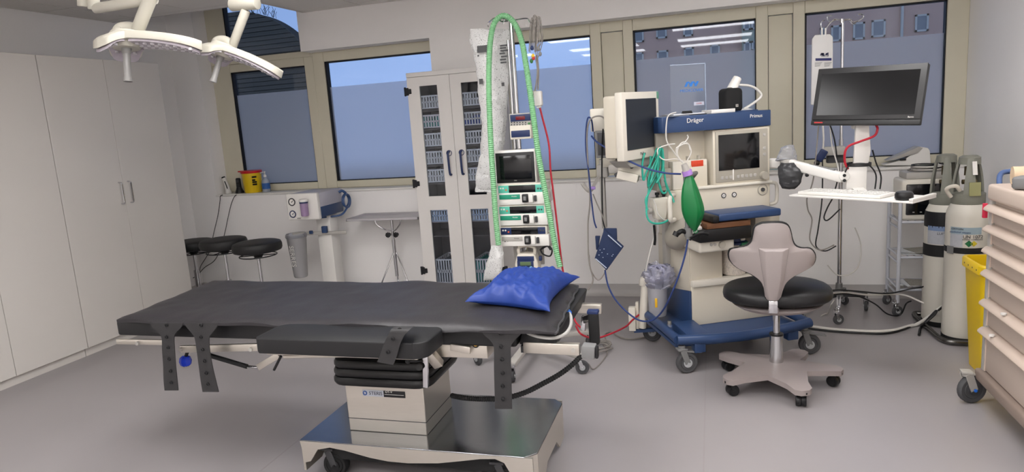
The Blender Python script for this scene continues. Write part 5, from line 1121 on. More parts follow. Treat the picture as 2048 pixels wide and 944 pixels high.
# folded cuff
cf = thing('pressure_cuff', 'folded dark blue blood pressure cuff with white edging hanging from its hose', 'cuff', at(1212, 538, Y=4.20))
def poly(pts, Y, dp, name, m, par, bev=.004): return MB().prism([(q.x, q.z) for q in P(pts, Y)], Y, Y+dp, 'y').build(name, m, par, world=True, bevel=bev)
poly([(1207, 457), (1233, 457), (1234, 482), (1228, 486), (1206, 470)], 4.225, .02, 'folded_end', M_navy, cf); poly([(1208, 459), (1247, 494), (1213, 541), (1189, 517)], 4.195, .03, 'folded_body', M_navy, cf)
poly([(1190, 472), (1200, 472), (1196, 500), (1192, 500)], 4.225, .015, 'folded_flap', M_navy, cf)
M_edge = mat('white_edging', (196, 204, 220), .6)
MB().beam(at(1216, 470, Y=4.193), at(1243, 494, Y=4.193), .004, .010, up=(0, 1, 0)).beam(at(1191, 517, Y=4.193), at(1213, 536, Y=4.193), .004, .010, up=(0, 1, 0)).build('edging', M_edge, cf, world=True)
cd = MB(); random.seed(4)
for (x, y) in ((1200, 500), (1204, 505), (1208, 498), (1224, 512), (1198, 510), (1215, 508), (1206, 515), (1226, 509)): q = at(x, y, Y=4.193); cd.cbox(q, (.006, .003, .003))
tag(cd.build('printed_marks', M_edge, cf, world=True), kind='stuff')
# ------------------------------------------------------------------ saddle chair
M_taupe = mat('taupe_plastic', (150, 140, 138), .42, var=.03, bump=.02, bscale=200)
CX, CY = .315, 3.80
ch_ = thing('saddle_chair', 'grey saddle chair with a black seat, its backrest turned to the viewer', 'chair', (CX, CY, 0))
whl = [(.081, 3.655), (.412, 3.555), (.608, 3.842), (.066, 4.015), (.46, 4.09)]
whl = [Vector((x, y, 0)) for x, y in whl]
order = sorted(whl, key=lambda p: math.atan2(p.y-CY, p.x-CX)); out = []
for i, p in enumerate(order):
    q = order[(i+1) % 5]; d = (p-Vector((CX, CY, 0))); u_ = d.normalized(); s_ = Vector((-u_.y, u_.x, 0)); L = d.length+.045
    c = Vector((CX, CY, 0))
    out += [c+u_*(L*.74)-s_*.058, c+u_*(L-.02)-s_*.046, c+u_*L-s_*.02, c+u_*L+s_*.02, c+u_*(L-.02)+s_*.046, c+u_*(L*.74)+s_*.058]
    d2 = ((p+q)/2-c).normalized(); gap = math.acos(max(-1, min(1, u_.dot((q-c).normalized())))); out += [c+d2*(.165 if gap < 1.5 else .15)]
m = MB(); n = len(out); zt0 = .075
def bz_(p): r = (p-Vector((CX, CY, 0))).length; return .072+.05*max(0, 1-r/.3)
lo_ = [Vector((p.x, p.y, bz_(p)-.0)) for p in out]; hi_ = [Vector((p.x, p.y, bz_(p)+.028)) for p in out]
c0_ = Vector((CX, CY, .118)); c1_ = Vector((CX, CY, .152))
m.add(lo_+hi_+[c0_, c1_], [(i, (i+1) % n, n+(i+1) % n, n+i) for i in range(n)]+[(n+i, n+(i+1) % n, 2*n+1) for i in range(n)]+[((i+1) % n, i, 2*n) for i in range(n)])
m.build('star_base', M_taupe, ch_, world=True, angle=50)
for i, p in enumerate(whl): caster(ch_, (p.x-CX, p.y-CY), .031, .04, .4+i*1.1, M_black, M_black, None, .09, .008, twin=True)
MB().rings([(CX, CY, .135), (CX, CY, .30)], [.037, .033], 18).build('column', M_chrome, ch_, world=True)
MB().cyl((CX, CY, .295), (CX, CY, .305), .036, n=18).build('column_collar', M_black, ch_, world=True)
MB().cyl((CX, CY, .30), (CX, CY, .47), .019, n=16).build('piston', M_chrome, ch_, world=True)
# seat: rounded saddle
sz = .475
def seat(u, v):
    a = 2*math.pi*u; t_ = math.pi*v; x = math.cos(a)*math.sin(t_); y = math.sin(a)*math.sin(t_); z = math.cos(t_)
    sx = .275*(abs(x)**.85)*(1 if x > 0 else -1); sy = .21*(abs(y)**.85)*(1 if y > 0 else -1)
    h = (.075 if z > 0 else .05)*(abs(z)**.75)*(1 if z > 0 else -1)
    return Vector((CX+sx, CY-.02+sy, sz+.06+h+.018*(abs(x)**2)*(1 if z > 0 else 0)*.2))
MB().sheet(seat, 40, 20).build('seat', mat('black_vinyl', (22, 22, 24), .4, var=.1, bump=.03, bscale=200), ch_, world=True, angle=80)
MB().lathe([(.03, 0), (.10, .012), (.20, .035), (.23, .055), (0, .06)], (CX, CY-.02, sz-.040), 32).build('seat_pan', M_taupe, ch_, world=True)
# backrest
YK = 3.545
ol = [(255, 46), (300, 42), (350, 44), (380, 58), (393, 90), (400, 125), (415, 155), (445, 170), (490, 176), (515, 200), (518, 235), (500, 262), (460, 280), (410, 300), (370, 330), (352, 368), (335, 408), (275, 408), (262, 360), (245, 322), (200, 290), (140, 268), (105, 240), (94, 210), (104, 182), (140, 170), (180, 158), (203, 135), (212, 100), (222, 62)]
pts = crom([Vector((x/2.421+1420, y/2.421+430, 0)) for x, y in ol+[ol[0]]], 3)[:-1]
def bk(grow, dz, name, mt, cv=.06):
    cxp, cyp = 1546, 510; W_ = []; 
    for p in pts:
        d = Vector((p.x-cxp, p.y-cyp, 0)); L = d.length; q = d*(1+grow/max(L, 1))
        W_.append((q.x+cxp, q.y+cyp))
    def w3(x, y, yo): 
        r = at(x, y, Y=YK); r.y += yo+cv*((x-cxp)/85)**2; return r
    rings_ = 6; v = []; n = len(W_)
    for k in range(rings_+1):
        f_ = 1-k/rings_
        for (x, y) in W_:
            xx, yy = cxp+(x-cxp)*f_, cyp+(y-cyp)*f_
            v.append(w3(xx, yy, dz-.012*(1-f_**4)))
    for (x, y) in W_: v.append(w3(x, y, dz+.022))
    f_ = [(k*n+i, k*n+(i+1) % n, (k+1)*n+(i+1) % n, (k+1)*n+i) for k in range(rings_) for i in range(n)]
    b0 = (rings_+1)*n
    f_ += [(i, b0+i, b0+(i+1) % n, (i+1) % n) for i in range(n)]+[tuple(range(b0+n-1, b0-1, -1))]
    m_ = MB(); m_.add(v, f_); return m_.build(name, mt, ch_, world=True, angle=60)
bk(0, 0, 'backrest_shell', M_taupe); bk(3.0, .02, 'backrest_pad', M_black)
rid = [(1517, 497), (1578, 497), (1569, 560), (1558, 600), (1534, 600), (1527, 560)]
m = MB(); fr = [at(x, y, Y=YK-.012) for x, y in rid]; cen = (at(1548, 505, Y=YK-.034), at(1547, 598, Y=YK-.03)); bk_ = [p+Vector((0, .03, 0)) for p in fr]
ins = [at(1530, 503, Y=YK-.03), at(1566, 503, Y=YK-.03), at(1561, 560, Y=YK-.03), at(1554, 602, Y=YK-.026), at(1538, 602, Y=YK-.026), at(1534, 560, Y=YK-.03)]
m.add(fr+ins+bk_, [(i, (i+1) % 6, 6+(i+1) % 6, 6+i) for i in range(6)]+[(6, 7, 8, 9, 10, 11)]+[(i, 12+i, 12+(i+1) % 6, (i+1) % 6) for i in range(6)])
m.build('backrest_spine', M_taupe, ch_, world=True, bevel=.004)
MB().beam(at(1546, 600, Y=YK+.005), at(1546, 626, Y=YK+.005), .045, .03, up=(0, 1, 0)).build('spine_bracket', M_chrome, ch_, world=True, bevel=.006)
q = at(1546, 624, Y=YK+.005); MB().beam(q, (CX, CY, q.z), .05, .022).build('seat_bracket', M_taupe, ch_, world=True, bevel=.005)
# ------------------------------------------------------------------ drip stand
VX, VY = .852, 5.20
iv = thing('drip_stand', 'chrome drip stand with hooks in front of the right-hand window', 'drip stand', (VX, VY, 0))
MB().cyl((VX, VY, .12), (VX, VY, 1.25), .0145, n=16).build('pole', M_chrome, iv, world=True); MB().cyl((VX, VY, 1.2), (VX, VY, 2.04), .0105, n=14).build('pole', M_chrome, iv, world=True)
MB().cyl((VX, VY, .13), (VX, VY, .23), .028, .022, n=18).build('hub', M_mgrey, iv, world=True)
for k, (x, y) in enumerate(((.81, 4.95), (1.05, 5.30), (.93, 5.45), (.66, 5.36), (.60, 5.08))):
    MB().beam((VX, VY, .15), (x, y, .115), .028, .035).build('leg', M_chrome if k == 0 else M_dgrey, iv, world=True, bevel=.005)
    caster(iv, (x-VX, y-VY), .036, .022, .3+k, M_chrome, M_tyre, M_hub, .12, .012)
for pts in ([(1683, 41), (1672, 40), (1662, 44), (1656, 40), (1655, 33), (1664, 31)], [(1685, 41), (1700, 38), (1706, 44), (1716, 42), (1727, 34), (1722, 28), (1715, 30)], [(1683, 41), (1670, 38), (1660, 46), (1654, 54), (1651, 62)], [(1650, 40), (1643, 44), (1642, 52), (1644, 58)], [(1688, 41), (1698, 40), (1705, 48), (1712, 46)]):
    MB().tube(P(pts, VY), .0045, 8, 5).build('hook', M_chrome, iv, world=True)
MB().cyl(at(1684, 46, Y=VY), at(1684, 38, Y=VY), .013, n=12).build('hook_hub', M_chrome, iv, world=True)
a = at(1668, 318, Y=VY); MB().cbox((a.x+.01, VY-.01, a.z), (.12, .05, .05)).build('clamp_block', M_dgrey, iv, world=True, bevel=.006)
MB().cbox((a.x-.01, VY-.04, a.z+.06), (.14, .06, .06)).build('clamp_case', M_lgrey, iv, world=True, bevel=.006)
ub = thing('drainage_bag', 'white drainage bag with a dark blue printed band hanging on the drip stand', 'drainage bag', at(1644, 205, Y=5.16))
poly([(1622, 210), (1624, 78), (1630, 70), (1660, 68), (1666, 74), (1666, 210)], 5.15, .02, 'bag', mat('bag_white', (214, 212, 210), .5, var=.04), ub, .006)
for x in (1644, 1651): MB().cyl(at(x, 72, Y=5.155), at(x, 56, Y=5.155), .006, n=8).build('hanger', M_white, ub, world=True)
poly([(1631, 116.5), (1663, 116), (1663, 121), (1631, 121.5)], 5.147, .004, 'printed_band', mat('band_blue', (30, 34, 96), .5), ub, .0005)
for (x0, y0, x1, y1, sk) in ((1640, 106, 1645, 111, 2), (1645, 106, 1650, 112, -2), (1650, 106, 1654, 111, 2), (1655, 105, 1657, 112, 0), (1642, 112.6, 1657, 113.4, 0)):
    poly([(x0, y1), (x0+sk, y0), (x1+sk, y0), (x1, y1)], 5.148, .003, 'logo_mark', mat('print_navy', (22, 26, 64), .5), ub, 0)
for i in range(4):
    for x in (1638, 1657): q = at(x, 125+i*2.3, Y=5.147); MB().box((q.x-.026, 5.147, q.z-.0012), (q.x+.02-.005*i, 5.151, q.z+.0012)).build('printed_line', M_mgrey, ub, world=True)
MB().tube(P([(1640, 205, 5.13), (1646, 255, 5.12), (1647, 285, 5.12), (1645, 300, 5.12)]), .006, 8).build('drain_tube', M_cwht, ub, world=True)
cl = thing('drip_clamp', 'dark blue and black roller clamp hanging on a tube by the drip stand', 'clamp', at(1644, 330, Y=5.10))
MB().beam(at(1636, 322, Y=5.10), at(1650, 300, Y=5.10), .03, .05).build('grip', M_dblue, cl, world=True, bevel=.008); MB().ball(at(1634, 326, Y=5.10), .02, 12).build('roller', M_black, cl, world=True)
# ------------------------------------------------------------------ workstation screen, upright, tray
mr2 = math.radians(-30.2)
C_ = Vector((.790, 4.174, 1.543))
sc = thing('wide_monitor', 'wide black monitor tilted upwards above the keyboard tray', 'monitor', C_-Vector((0, 0, .16)), mr2, tilt=(math.radians(-13.6), math.radians(-2.1)))
sc.rotation_euler = (math.radians(-13.6), math.radians(2.1), mr2)
hz = .16
MB().box((-.28, -.0, hz-.16), (.28, .035, hz+.16)).build('case', M_black, sc, bevel=.006); MB().box((-.2815, -.006, hz-.1615), (.2815, .004, hz-.135)).build('lower_bezel', mat('bezel_dark', (34, 34, 35), .45), sc, bevel=.003)
MB().box((-.28, -.008, hz-.133), (.28, .004, hz+.16)).build('bezel', mat('bezel_satin', (44, 44, 45), .42), sc, bevel=.003)
MB().box((-.255, -.0095, hz-.108), (.25, -.007, hz+.128)).build('display', mat('satin_screen', (14, 14, 16), .2, spec=.4), sc)
text('Barco', .012, Matrix.Translation((.235, -.0086, hz-.122)) @ FRONT, M_white, sc); MB().box((-.262, -.0068, hz-.152), (-.215, -.006, hz-.145)).build('red_label', mat('red_label', (190, 50, 50), .5), sc)
MB().box((-.06, .035, hz-.06), (.06, .07, hz+.06)).build('back_plate', M_dgrey, sc)
up = thing('monitor_support', 'white monitor upright on a jointed arm from the anaesthesia machine', 'monitor support', at(1714, 378, Y=4.26))
poly([(1707, 330), (1737, 330), (1742, 300), (1738, 248), (1712, 248)], 4.26, .03, 'upper_plate', M_white, up, .004); poly([(1692, 380), (1733, 380), (1735, 334), (1726, 328), (1702, 328), (1694, 338)], 4.245, .03, 'lower_plate', M_white, up, .005)
MB().beam(at(1585, 330, Y=4.42), at(1688, 356, Y=4.27), .045, .06).build('arm', M_white, up, world=True, bevel=.012, seg=3); MB().beam(at(1588, 324, Y=4.42), at(1670, 340, Y=4.29), .02, .012).build('arm_cover', M_mgrey, up, world=True, bevel=.003)
MB().beam(at(1540, 326, Y=4.55), at(1590, 328, Y=4.42), .05, .06).build('arm_root', M_white, up, world=True, bevel=.012); MB().cyl(at(1572, 335, Y=4.45), at(1572, 318, Y=4.45), .035, n=18).build('joint', M_lgrey, up, world=True, bevel=.004)
MB().cyl(at(1689, 352, Y=4.24), at(1689, 352, Y=4.30), .028, n=18).build('joint', M_white, up, world=True, bevel=.004)
for y in (351, 361): q = at(1689, y, Y=4.235); MB().cyl(q, q+Vector((0, .015, 0)), .009, n=12).build('joint_screw', M_black, up, world=True)
MB().ball(at(1614, 350, Y=4.36), .012, 10).build('arm_knob', M_black, up, world=True)
q = at(1715, 249, Y=4.28); MB().beam(q+Vector((0, .02, -.02)), C_+Vector((.02, .06, -.03)), .06, .02).build('screen_bracket', M_white, up, world=True)
# keyboard tray
ZK = 1.015
f0 = at(1578, 389, Z=ZK); f1 = at(1826, 403, Z=ZK); dx_ = (f1-f0).normalized(); dy_ = Vector((-dx_.y, dx_.x, 0)); ka = math.atan2(dx_.y, dx_.x); kl = (f1-f0).length
kt = thing('keyboard_tray', 'thin white keyboard shelf projecting from the monitor upright', 'shelf', f0, ka)
MB().box((0, 0, -.012), (kl, .25, -.002)).build('shelf', M_white, kt, bevel=.003); MB().box((kl-.02, .0, -.002), (kl, .25, .012)).build('raised_edge', M_white, kt, bevel=.002)
MB().beam(loc_of(kt, at(1714, 378, Y=4.26)), (kl*.5, .18, -.005), .06, .02).build('shelf_bracket', M_white, kt)
kb = thing('keyboard', 'flat white washable keyboard on the shelf under the wide monitor', 'keyboard', f0+dx_*.035+dy_*.03, ka)
MB().box((0, 0, -.001), (.46, .16, .016)).build('body', M_white, kb, bevel=.004)
M_key = mat('key_white', (206, 204, 200), .5); km = None
for r_ in range(5):
    for c_ in range(15):
        if km is None:
            km = MB().box((0, 0, 0), (.022, .02, .004)).build('key', M_key, kb, bevel=.002, seg=1); o_ = km
        else: o_ = km.copy(); COL.objects.link(o_); o_.parent = kb
        o_.location = (.018+.0285*c_, .018+.0265*r_, .0158)
ms = thing('computer_mouse', 'black rounded mouse at the right end of the white shelf', 'mouse', at(1804, 400, Z=ZK)+dy_*.02, ka)
MB().lathe([(0, 0), (.036, 0), (.042, .008), (.042, .028), (.036, .038), (.02, .042), (0, .042)], n=26).build('body', M_black, ms); MB().lathe([(.034, .0385), (.030, .041), (.012, .044), (0, .044)], n=22).build('button', M_dgrey, ms)
# crumpled grey plastic bag by the machine
M_gbag = glassmat('grey_film', (150, 150, 152), film=((78, 78, 80), .7))
bag([(1562, 1588, 326), (1558, 1598, 338), (1556, 1604, 352), (1558, 1602, 366), (1566, 1590, 378)], 4.40, 'film_bag', M_gbag, 'crumpled dark grey plastic film bag beside the machine handle', 'bag', .012, .05)
bag([(1570, 1588, 290), (1562, 1590, 300), (1556, 1592, 312), (1550, 1594, 322)], 4.44, 'clear_wrap', M_clear, 'crumpled clear plastic wrap lying on the monitor arm root', 'wrap', .012, .04)
# ------------------------------------------------------------------ rolling wire rack
RX0, RX1, RY0, RY1 = 1.222, 1.62, 5.17, 5.47
M_rack = mat('white_tube', (196, 198, 206), .4, var=.03)
rk = thing('wire_rack', 'white tubular rack trolley beside the gas cylinders', 'trolley', ((RX0+RX1)/2, (RY0+RY1)/2, 0))
for x in (RX0, RX1):
    for y in (RY0, RY1):
        MB().cyl((x, y, .10), (x, y, .80), .0125, n=12).build('upright', M_rack, rk, world=True)
        caster(rk, (x-(RX0+RX1)/2, y-(RY0+RY1)/2), .037, .022, .2+x+y, M_chrome, M_tyre, M_hub, .12, .009)
    for z in (.62, .665, .38, .43, .155, .20, .79): MB().cyl((x, RY0, z), (x, RY1, z), .007, n=8).build('side_rail', M_rack, rk, world=True)
for z in (.665, .42, .19):
    for y in (RY0, RY1): MB().cyl((RX0, y, z), (RX1, y, z), .0085, n=8).build('shelf_rail', M_rack, rk, world=True)
    for i in range(9): x = RX0+(RX1-RX0)*(i+.5)/9; MB().cyl((x, RY0, z), (x, RY1, z), .003, n=6).build('shelf_wire', M_rack, rk, world=True)
dv = thing('vital_signs_monitor', 'cream device with a large black screen standing on the wire rack', 'monitor', (1.375, 5.30, .674))
MB().box((1.228, 5.17, .676), (1.54, 5.42, .955)).build('case', M_machb, dv, world=True, bevel=.02, seg=3); MB().box((1.255, 5.162, .715), (1.53, 5.175, .925)).build('display', M_screen, dv, world=True, bevel=.008)
MB().box((1.26, 5.20, .955), (1.52, 5.40, 1.0)).build('top_tray', M_lgrey, dv, world=True, bevel=.008)
for i in range(4): MB().cbox((1.30+.045*i, 5.161, .735), (.012, .004, .006)).build('key', M_lgrey, dv, world=True)
tb = thing('coiled_leads', 'coil of grey leads heaped on top of the cream device', 'cable', (1.40, 5.30, 1.0))
random.seed(21)
for i in range(6): MB().torus((1.40+random.uniform(-.03, .03), 5.30+random.uniform(-.03, .03), 1.008+.007*i), .07+.02*random.random(), .005, 'z', 30, 6).build('coil', [M_cgry, M_cwht, M_cblk][i % 3], tb, world=True)
for z, lb_, nm in ((.428, 'loose printed papers on the middle shelf of the wire rack', 'middle'), (.198, 'loose printed papers on the bottom shelf of the wire rack', 'bottom')):
    pl_ = thing('paper_pile', lb_, 'papers', (1.42, 5.30, z)); random.seed(int(z*1000))
    for i in range(4): MB().box((-.13, -.09, 0), (.13, .09, .003), Matrix.Translation((1.40+random.uniform(-.03, .05), 5.31+random.uniform(-.02, .02), z+.002+.004*i)) @ Matrix.Rotation(random.uniform(-.3, .3), 4, 'Z')).build('sheet', [mat('paper_white', (214, 216, 220), .7), mat('printed_paper', (150, 146, 136), .7, var=.5, scale=60)][i % 2], pl_, world=True)
# white slanted device on the ledge
wd = thing('label_printer', 'white slanted desk device on the window ledge behind the monitor', 'printer', at(1815, 331, Y=5.76))
poly([(1768, 331), (1862, 331), (1860, 302), (1856, 296), (1842, 294), (1832, 300), (1812, 318), (1790, 324), (1770, 329)], 5.72, .12, 'body', M_white, wd, .006); poly([(1774, 322), (1838, 293), (1846, 296), (1836, 306), (1790, 320)], 5.712, .12, 'slanted_cover', M_lgrey, wd, .003)
q = at(1806, 319, Y=5.705); MB().cyl((q.x-.02, 5.71, q.z), (q.x+.02, 5.71, q.z), .008, n=10).build('latch', M_black, wd, world=True)
one(MB().tube(P([(1862, 327, 5.74), (1872, 330, 5.74), (1884, 326, 5.74), (1892, 318, 5.74), (1880, 322, 5.73), (1872, 320, 5.73), (1884, 328, 5.73), (1895, 324, 5.73)]), .005, 6, 6), 'power_cable', M_cblk, 'coiled black power cable on the ledge behind the gas cylinders', 'cable')
# ------------------------------------------------------------------ gas cylinders
M_cyl = mat('cylinder_white', (208, 203, 192), .35, var=.03); M_cap = mat('cylinder_cap', (128, 128, 118), .5, var=.15, scale=12)
def gas(loc, r, zs, zt_, label, band, rot):
    g = thing('gas_cylinder', label, 'gas cylinder', loc, rot, group='white gas cylinders on a floor frame')
    zb = .014
    MB().lathe([(0, zb), (r*.9, zb), (r, zb+.03), (r, zs-.10), (r*.96, zs-.07), (r*.8, zs-.03), (r*.55, zs), (0, zs)], n=36).build('body', M_cyl, g)
    MB().lathe([(r*.97, zb-.012), (r*1.0, zb), (r*1.0, zb+.02), (r*.9, zb+.02)], n=36).build('foot_ring', M_rub, g)
    if band: MB().lathe([(r*1.004, zs-.17), (r*1.004, zs-.10), (r*.965, zs-.069)], n=36).build('colour_band', M_gasket, g)
    # valve guard: two curved legs and a top ring
    h = zt_-zs
    MB().lathe([(r*.74, zs-.03), (r*.80, zs-.02), (r*.80, zs+h*.14), (r*.70, zs+h*.16)], n=30).build('guard_collar', M_cap, g)
    for a in (.5, 2.6, 4.5):
        v = []
        for i in range(9):
            t_ = i/8; rr = r*(.79-.30*t_*t_); ww = .40-.12*t_
            for da in (-ww, 0, ww): v.append((rr*math.cos(a+da), rr*math.sin(a+da), zs+h*(.1+.86*t_)))
            for da in (ww, 0, -ww): v.append(((rr-.014)*math.cos(a+da), (rr-.014)*math.sin(a+da), zs+h*(.1+.86*t_)))
        MB().add(v, [(i*6+j, i*6+(j+1) % 6, (i+1)*6+(j+1) % 6, (i+1)*6+j) for i in range(8) for j in range(6)]+[tuple(range(6)), tuple(range(53, 47, -1))]).build('guard_leg', M_cap, g, bevel=.003)
    MB().lathe([(r*.52, zt_-.05), (r*.5, zt_-.01), (r*.36, zt_), (r*.32, zt_-.01), (r*.36, zt_-.045)], n=26).build('guard_top', M_cap, g)
    MB().cyl((0, 0, zs), (0, 0, zs+h*.55), .018, n=14).cyl((-.035, 0, zs+h*.4), (.04, 0, zs+h*.4), .014, n=12).cyl((0, 0, zs+h*.55), (0, 0, zs+h*.75), .026, n=14).build('valve', mat('brass_dark', (110, 96, 70), .4, .8), g)
    def wrap(a0, a1, z0, z1, name, m, rr=1.004, N=14):
        vv = [(r*rr*math.cos(a0+(a1-a0)*i/N), r*rr*math.sin(a0+(a1-a0)*i/N), z) for z in (z0, z1) for i in range(N+1)]+[(r*(rr-.003)*math.cos(a0+(a1-a0)*i/N), r*(rr-.003)*math.sin(a0+(a1-a0)*i/N), z) for z in (z0, z1) for i in range(N+1)]
        K = N+1; f_ = [(i, i+1, K+i+1, K+i) for i in range(N)]+[(2*K+i+1, 2*K+i, 3*K+i, 3*K+i+1) for i in range(N)]+[(i+1, i, 2*K+i, 2*K+i+1) for i in range(N)]+[(K+i, K+i+1, 3*K+i+1, 3*K+i) for i in range(N)]
        return MB().add(vv, f_).build(name, m, g)
    return g, wrap
G1 = (1.475, 4.70, 0); G2 = (1.445, 5.02, 0)
face = math.atan2(-G1[1], -G1[0])
gz = at(1925, 402, Y=4.62).z; gt = at(1925, 312, Y=4.68).z
g1, wrap = gas(G1, .112, gz, gt, 'nearer white gas cylinder with a grey valve guard and a hazard label', False, 0)
r1 = .112
wrap(face-.80, face+.72, .682, .724, 'label_band', mat('label_blue_grey', (150, 168, 178), .5)); wrap(face-.80, face-.15, .602, .682, 'label_text_panel', mat('label_grey', (176, 178, 184), .6, var=.1, scale=80)); wrap(face-.15, face+.72, .602, .682, 'label_panel', mat('label_pale', (206, 200, 190), .6))
wrap(face-1.5, face+1.6, .564, .600, 'strap', M_rub, 1.02, 24); wrap(face-.95, face-.55, .558, .606, 'strap_buckle', M_mgrey, 1.05, 6)
def onc(root, a, z, s_, size, m, par=None):
    c_ = Vector(root.location); n_ = Vector((math.cos(a), math.sin(a), 0)); p = c_+n_*(r1*1.008); p.z = z
    Mx = Matrix.Translation(p) @ Matrix.Rotation(a+math.pi/2, 4, 'Z') @ FRONT
    return text(s_, size, Mx, m, root, world=True)
onc(g1, face+.30, .668, 'UN 1072', .028, M_dgrey); onc(g1, face+.28, .652, 'OXYGEN, COMPRESSED', .010, M_dgrey); onc(g1, face-.42, .713, 'OXYGEN', .016, M_dgrey); onc(g1, face-.28, .695, 'medicinal oxygen', .016, mat('print_blue', (60, 80, 120), .5))
for da, m_, nm in ((.13, mat('hazard_green', (24, 104, 62), .5), 'green_diamond'), (.36, mat('hazard_yellow', (206, 186, 50), .5), 'yellow_diamond')):
    a = face+da; n_ = Vector((math.cos(a), math.sin(a), 0)); s_ = Vector((-n_.y, n_.x, 0)); p = Vector(G1)+n_*(r1*1.010); p.z = .627; k = .021 if da < .2 else .018
    MB().add([p-s_*k, p+Vector((0, 0, k)), p+s_*k, p-Vector((0, 0, k)), p-s_*k-n_*.004, p+Vector((0, 0, k))-n_*.004, p+s_*k-n_*.004, p-Vector((0, 0, k))-n_*.004], [(0, 1, 2, 3), (7, 6, 5, 4), (0, 4, 5, 1), (1, 5, 6, 2), (2, 6, 7, 3), (3, 7, 4, 0)]).build(nm, m_, g1, world=True, smooth=False)
q = at(1940, 330, Y=4.60); a = face+.35; n_ = Vector((math.cos(a), math.sin(a), 0)); p = Vector(G1)+n_*(r1*.70); p.z = gt-.07
wrap2 = MB().box((-.012, -.003, -.04), (.012, .003, .04), Matrix.Translation(p) @ Matrix.Rotation(a+math.pi/2, 4, 'Z') @ Matrix.Rotation(-.25, 4, 'X')).build('guard_label', M_white, g1, world=True)
p2 = Vector(G1)+n_*(r1*.83); p2.z = gz+.075; MB().box((-.03, -.004, -.045), (.03, .002, .035), Matrix.Translation(p2) @ Matrix.Rotation(a+math.pi/2, 4, 'Z') @ Matrix.Rotation(-.08, 4, 'X')).build('guard_sticker', mat('dull_yellow', (150, 148, 104), .5), g1, world=True)
MB().rings(crom([Vector(G1)+Vector((-.10, -.03, gz+.02)), Vector(G1)+Vector((-.13, -.05, gz+.07)), Vector(G1)+Vector((-.09, -.07, gz+.09)), Vector(G1)+Vector((-.06, -.05, gz+.06))], 5), .012, 10).build('pressure_outlet', M_cream2, g1, world=True)
gz2 = at(1885, 402, Y=4.96).z; gt2 = at(1905, 308, Y=5.0).z
g2, wrap = gas(G2, .112, gz2, gt2, 'farther white gas cylinder with a black shoulder band, behind the other one', True, 0)
face2 = math.atan2(-G2[1], -G2[0])
wrap(face2-.9, face2+.8, .645, .675, 'label_band', mat('label_steel_blue', (120, 140, 176), .5)); wrap(face2-.9, face2+.8, .557, .645, 'label_panel', mat('label_grey', (176, 178, 184), .6)); wrap(face2-1.5, face2+1.6, .475, .552, 'strap', M_rub, 1.02, 24)
r1 = .112; onc(g2, face2-.1, .628, 'LUFT', .022, M_dgrey)
cf_ = thing('cylinder_frame', 'dark tubular floor frame holding the two gas cylinders', 'frame', (1.46, 4.86, 0))
MB().rings(crom([(1.60, 4.555, .022), (1.42, 4.555, .022), (1.345, 4.60, .022), (1.325, 4.80, .022), (1.32, 5.14, .022), (1.40, 5.16, .022), (1.60, 5.16, .022)], 6), .0165, 12).build('floor_tube', mat('gunmetal', (96, 94, 92), .25, .9), cf_, world=True)
# ------------------------------------------------------------------ yellow waste bin
yb_ = thing('waste_bin', 'tall yellow clinical waste bin between the cylinders and the drawer trolley', 'waste bin', (1.50, 4.16, 0))
def rr_(w, d, r, n=5):
    o = []
    for sx, sy, a0 in ((1, 1, 0), (-1, 1, 90), (-1, -1, 180), (1, -1, 270)):
        for k in range(n+1): a = math.radians(a0+90*k/n); o.append((sx*(w-r)+r*math.cos(a), sy*(d-r)+r*math.sin(a)))
    return o
m = MB(); o0 = rr_(.125, .12, .04); o1 = rr_(.16, .145, .04); n = len(o0)
m.add([(x, y, .002) for x, y in o0]+[(x, y, .60) for x, y in o1]+[(x*.97, y*.97, .60) for x, y in o1]+[(x*.95, y*.95, .02) for x, y in o0], [tuple(range(n-1, -1, -1))]+[(k*n+i, k*n+(i+1) % n, (k+1)*n+(i+1) % n, (k+1)*n+i) for k in range(3) for i in range(n)]+[tuple(range(3*n, 4*n))])
m.build('bin', M_yel, yb_)
o2 = rr_(.172, .157, .045); m = MB(); m.add([(x, y, z) for z, s_ in ((.565, .97), (.57, 1.0), (.615, 1.0), (.622, .97), (.622, .90), (.60, .89), (.565, .89)) for x, y in [(p[0]*s_, p[1]*s_) for p in o2]], [(k*n+i, k*n+(i+1) % n, ((k+1) % 7)*n+(i+1) % n, ((k+1) % 7)*n+i) for k in range(7) for i in range(n)]); m.build('rim', M_yel, yb_)
for i in range(4): MB().cyl((-.173, -.10+.06*i, .592), (-.168, -.10+.06*i, .592), .005, n=8).build('rim_hole', M_dgrey, yb_)
# ------------------------------------------------------------------ drawer trolley on the right
M_beige = mat('beige_plastic', (206, 188, 174), .42, var=.02); M_beige2 = mat('beige_panel', (190, 174, 162), .48, var=.02)
DX, DY1, DY0, DXB = 1.235, 3.69, 2.95, 1.74
dt = thing('drawer_trolley', 'beige drawer trolley with lipped drawers at the right photo edge', 'trolley', ((DX+DXB)/2, (DY0+DY1)/2, 0))
MB().box((DX+.03, DY0, .17), (DXB, DY1-.004, 1.03)).build('body', M_beige2, dt, world=True, bevel=.008); MB().box((DX+.012, DY1-.022, .165), (DX+.05, DY1+.006, 1.02)).build('corner_post', M_lgrey, dt, world=True, bevel=.004)
MB().box((DX+.0, DY0-.01, 1.02), (DXB, DY1, 1.095)).build('top', M_beige, dt, world=True, bevel=.014, seg=3)
MB().box((DX-.01, DY0-.02, .125), (DXB+.01, DY1+.02, .182)).build('base_bumper', mat('bumper_taupe', (140, 124, 114), .5), dt, world=True, bevel=.012, seg=3)
tops = [1.003, .905, .802, .690, .545, .405]; bots = [.912, .812, .700, .555, .415, .185]
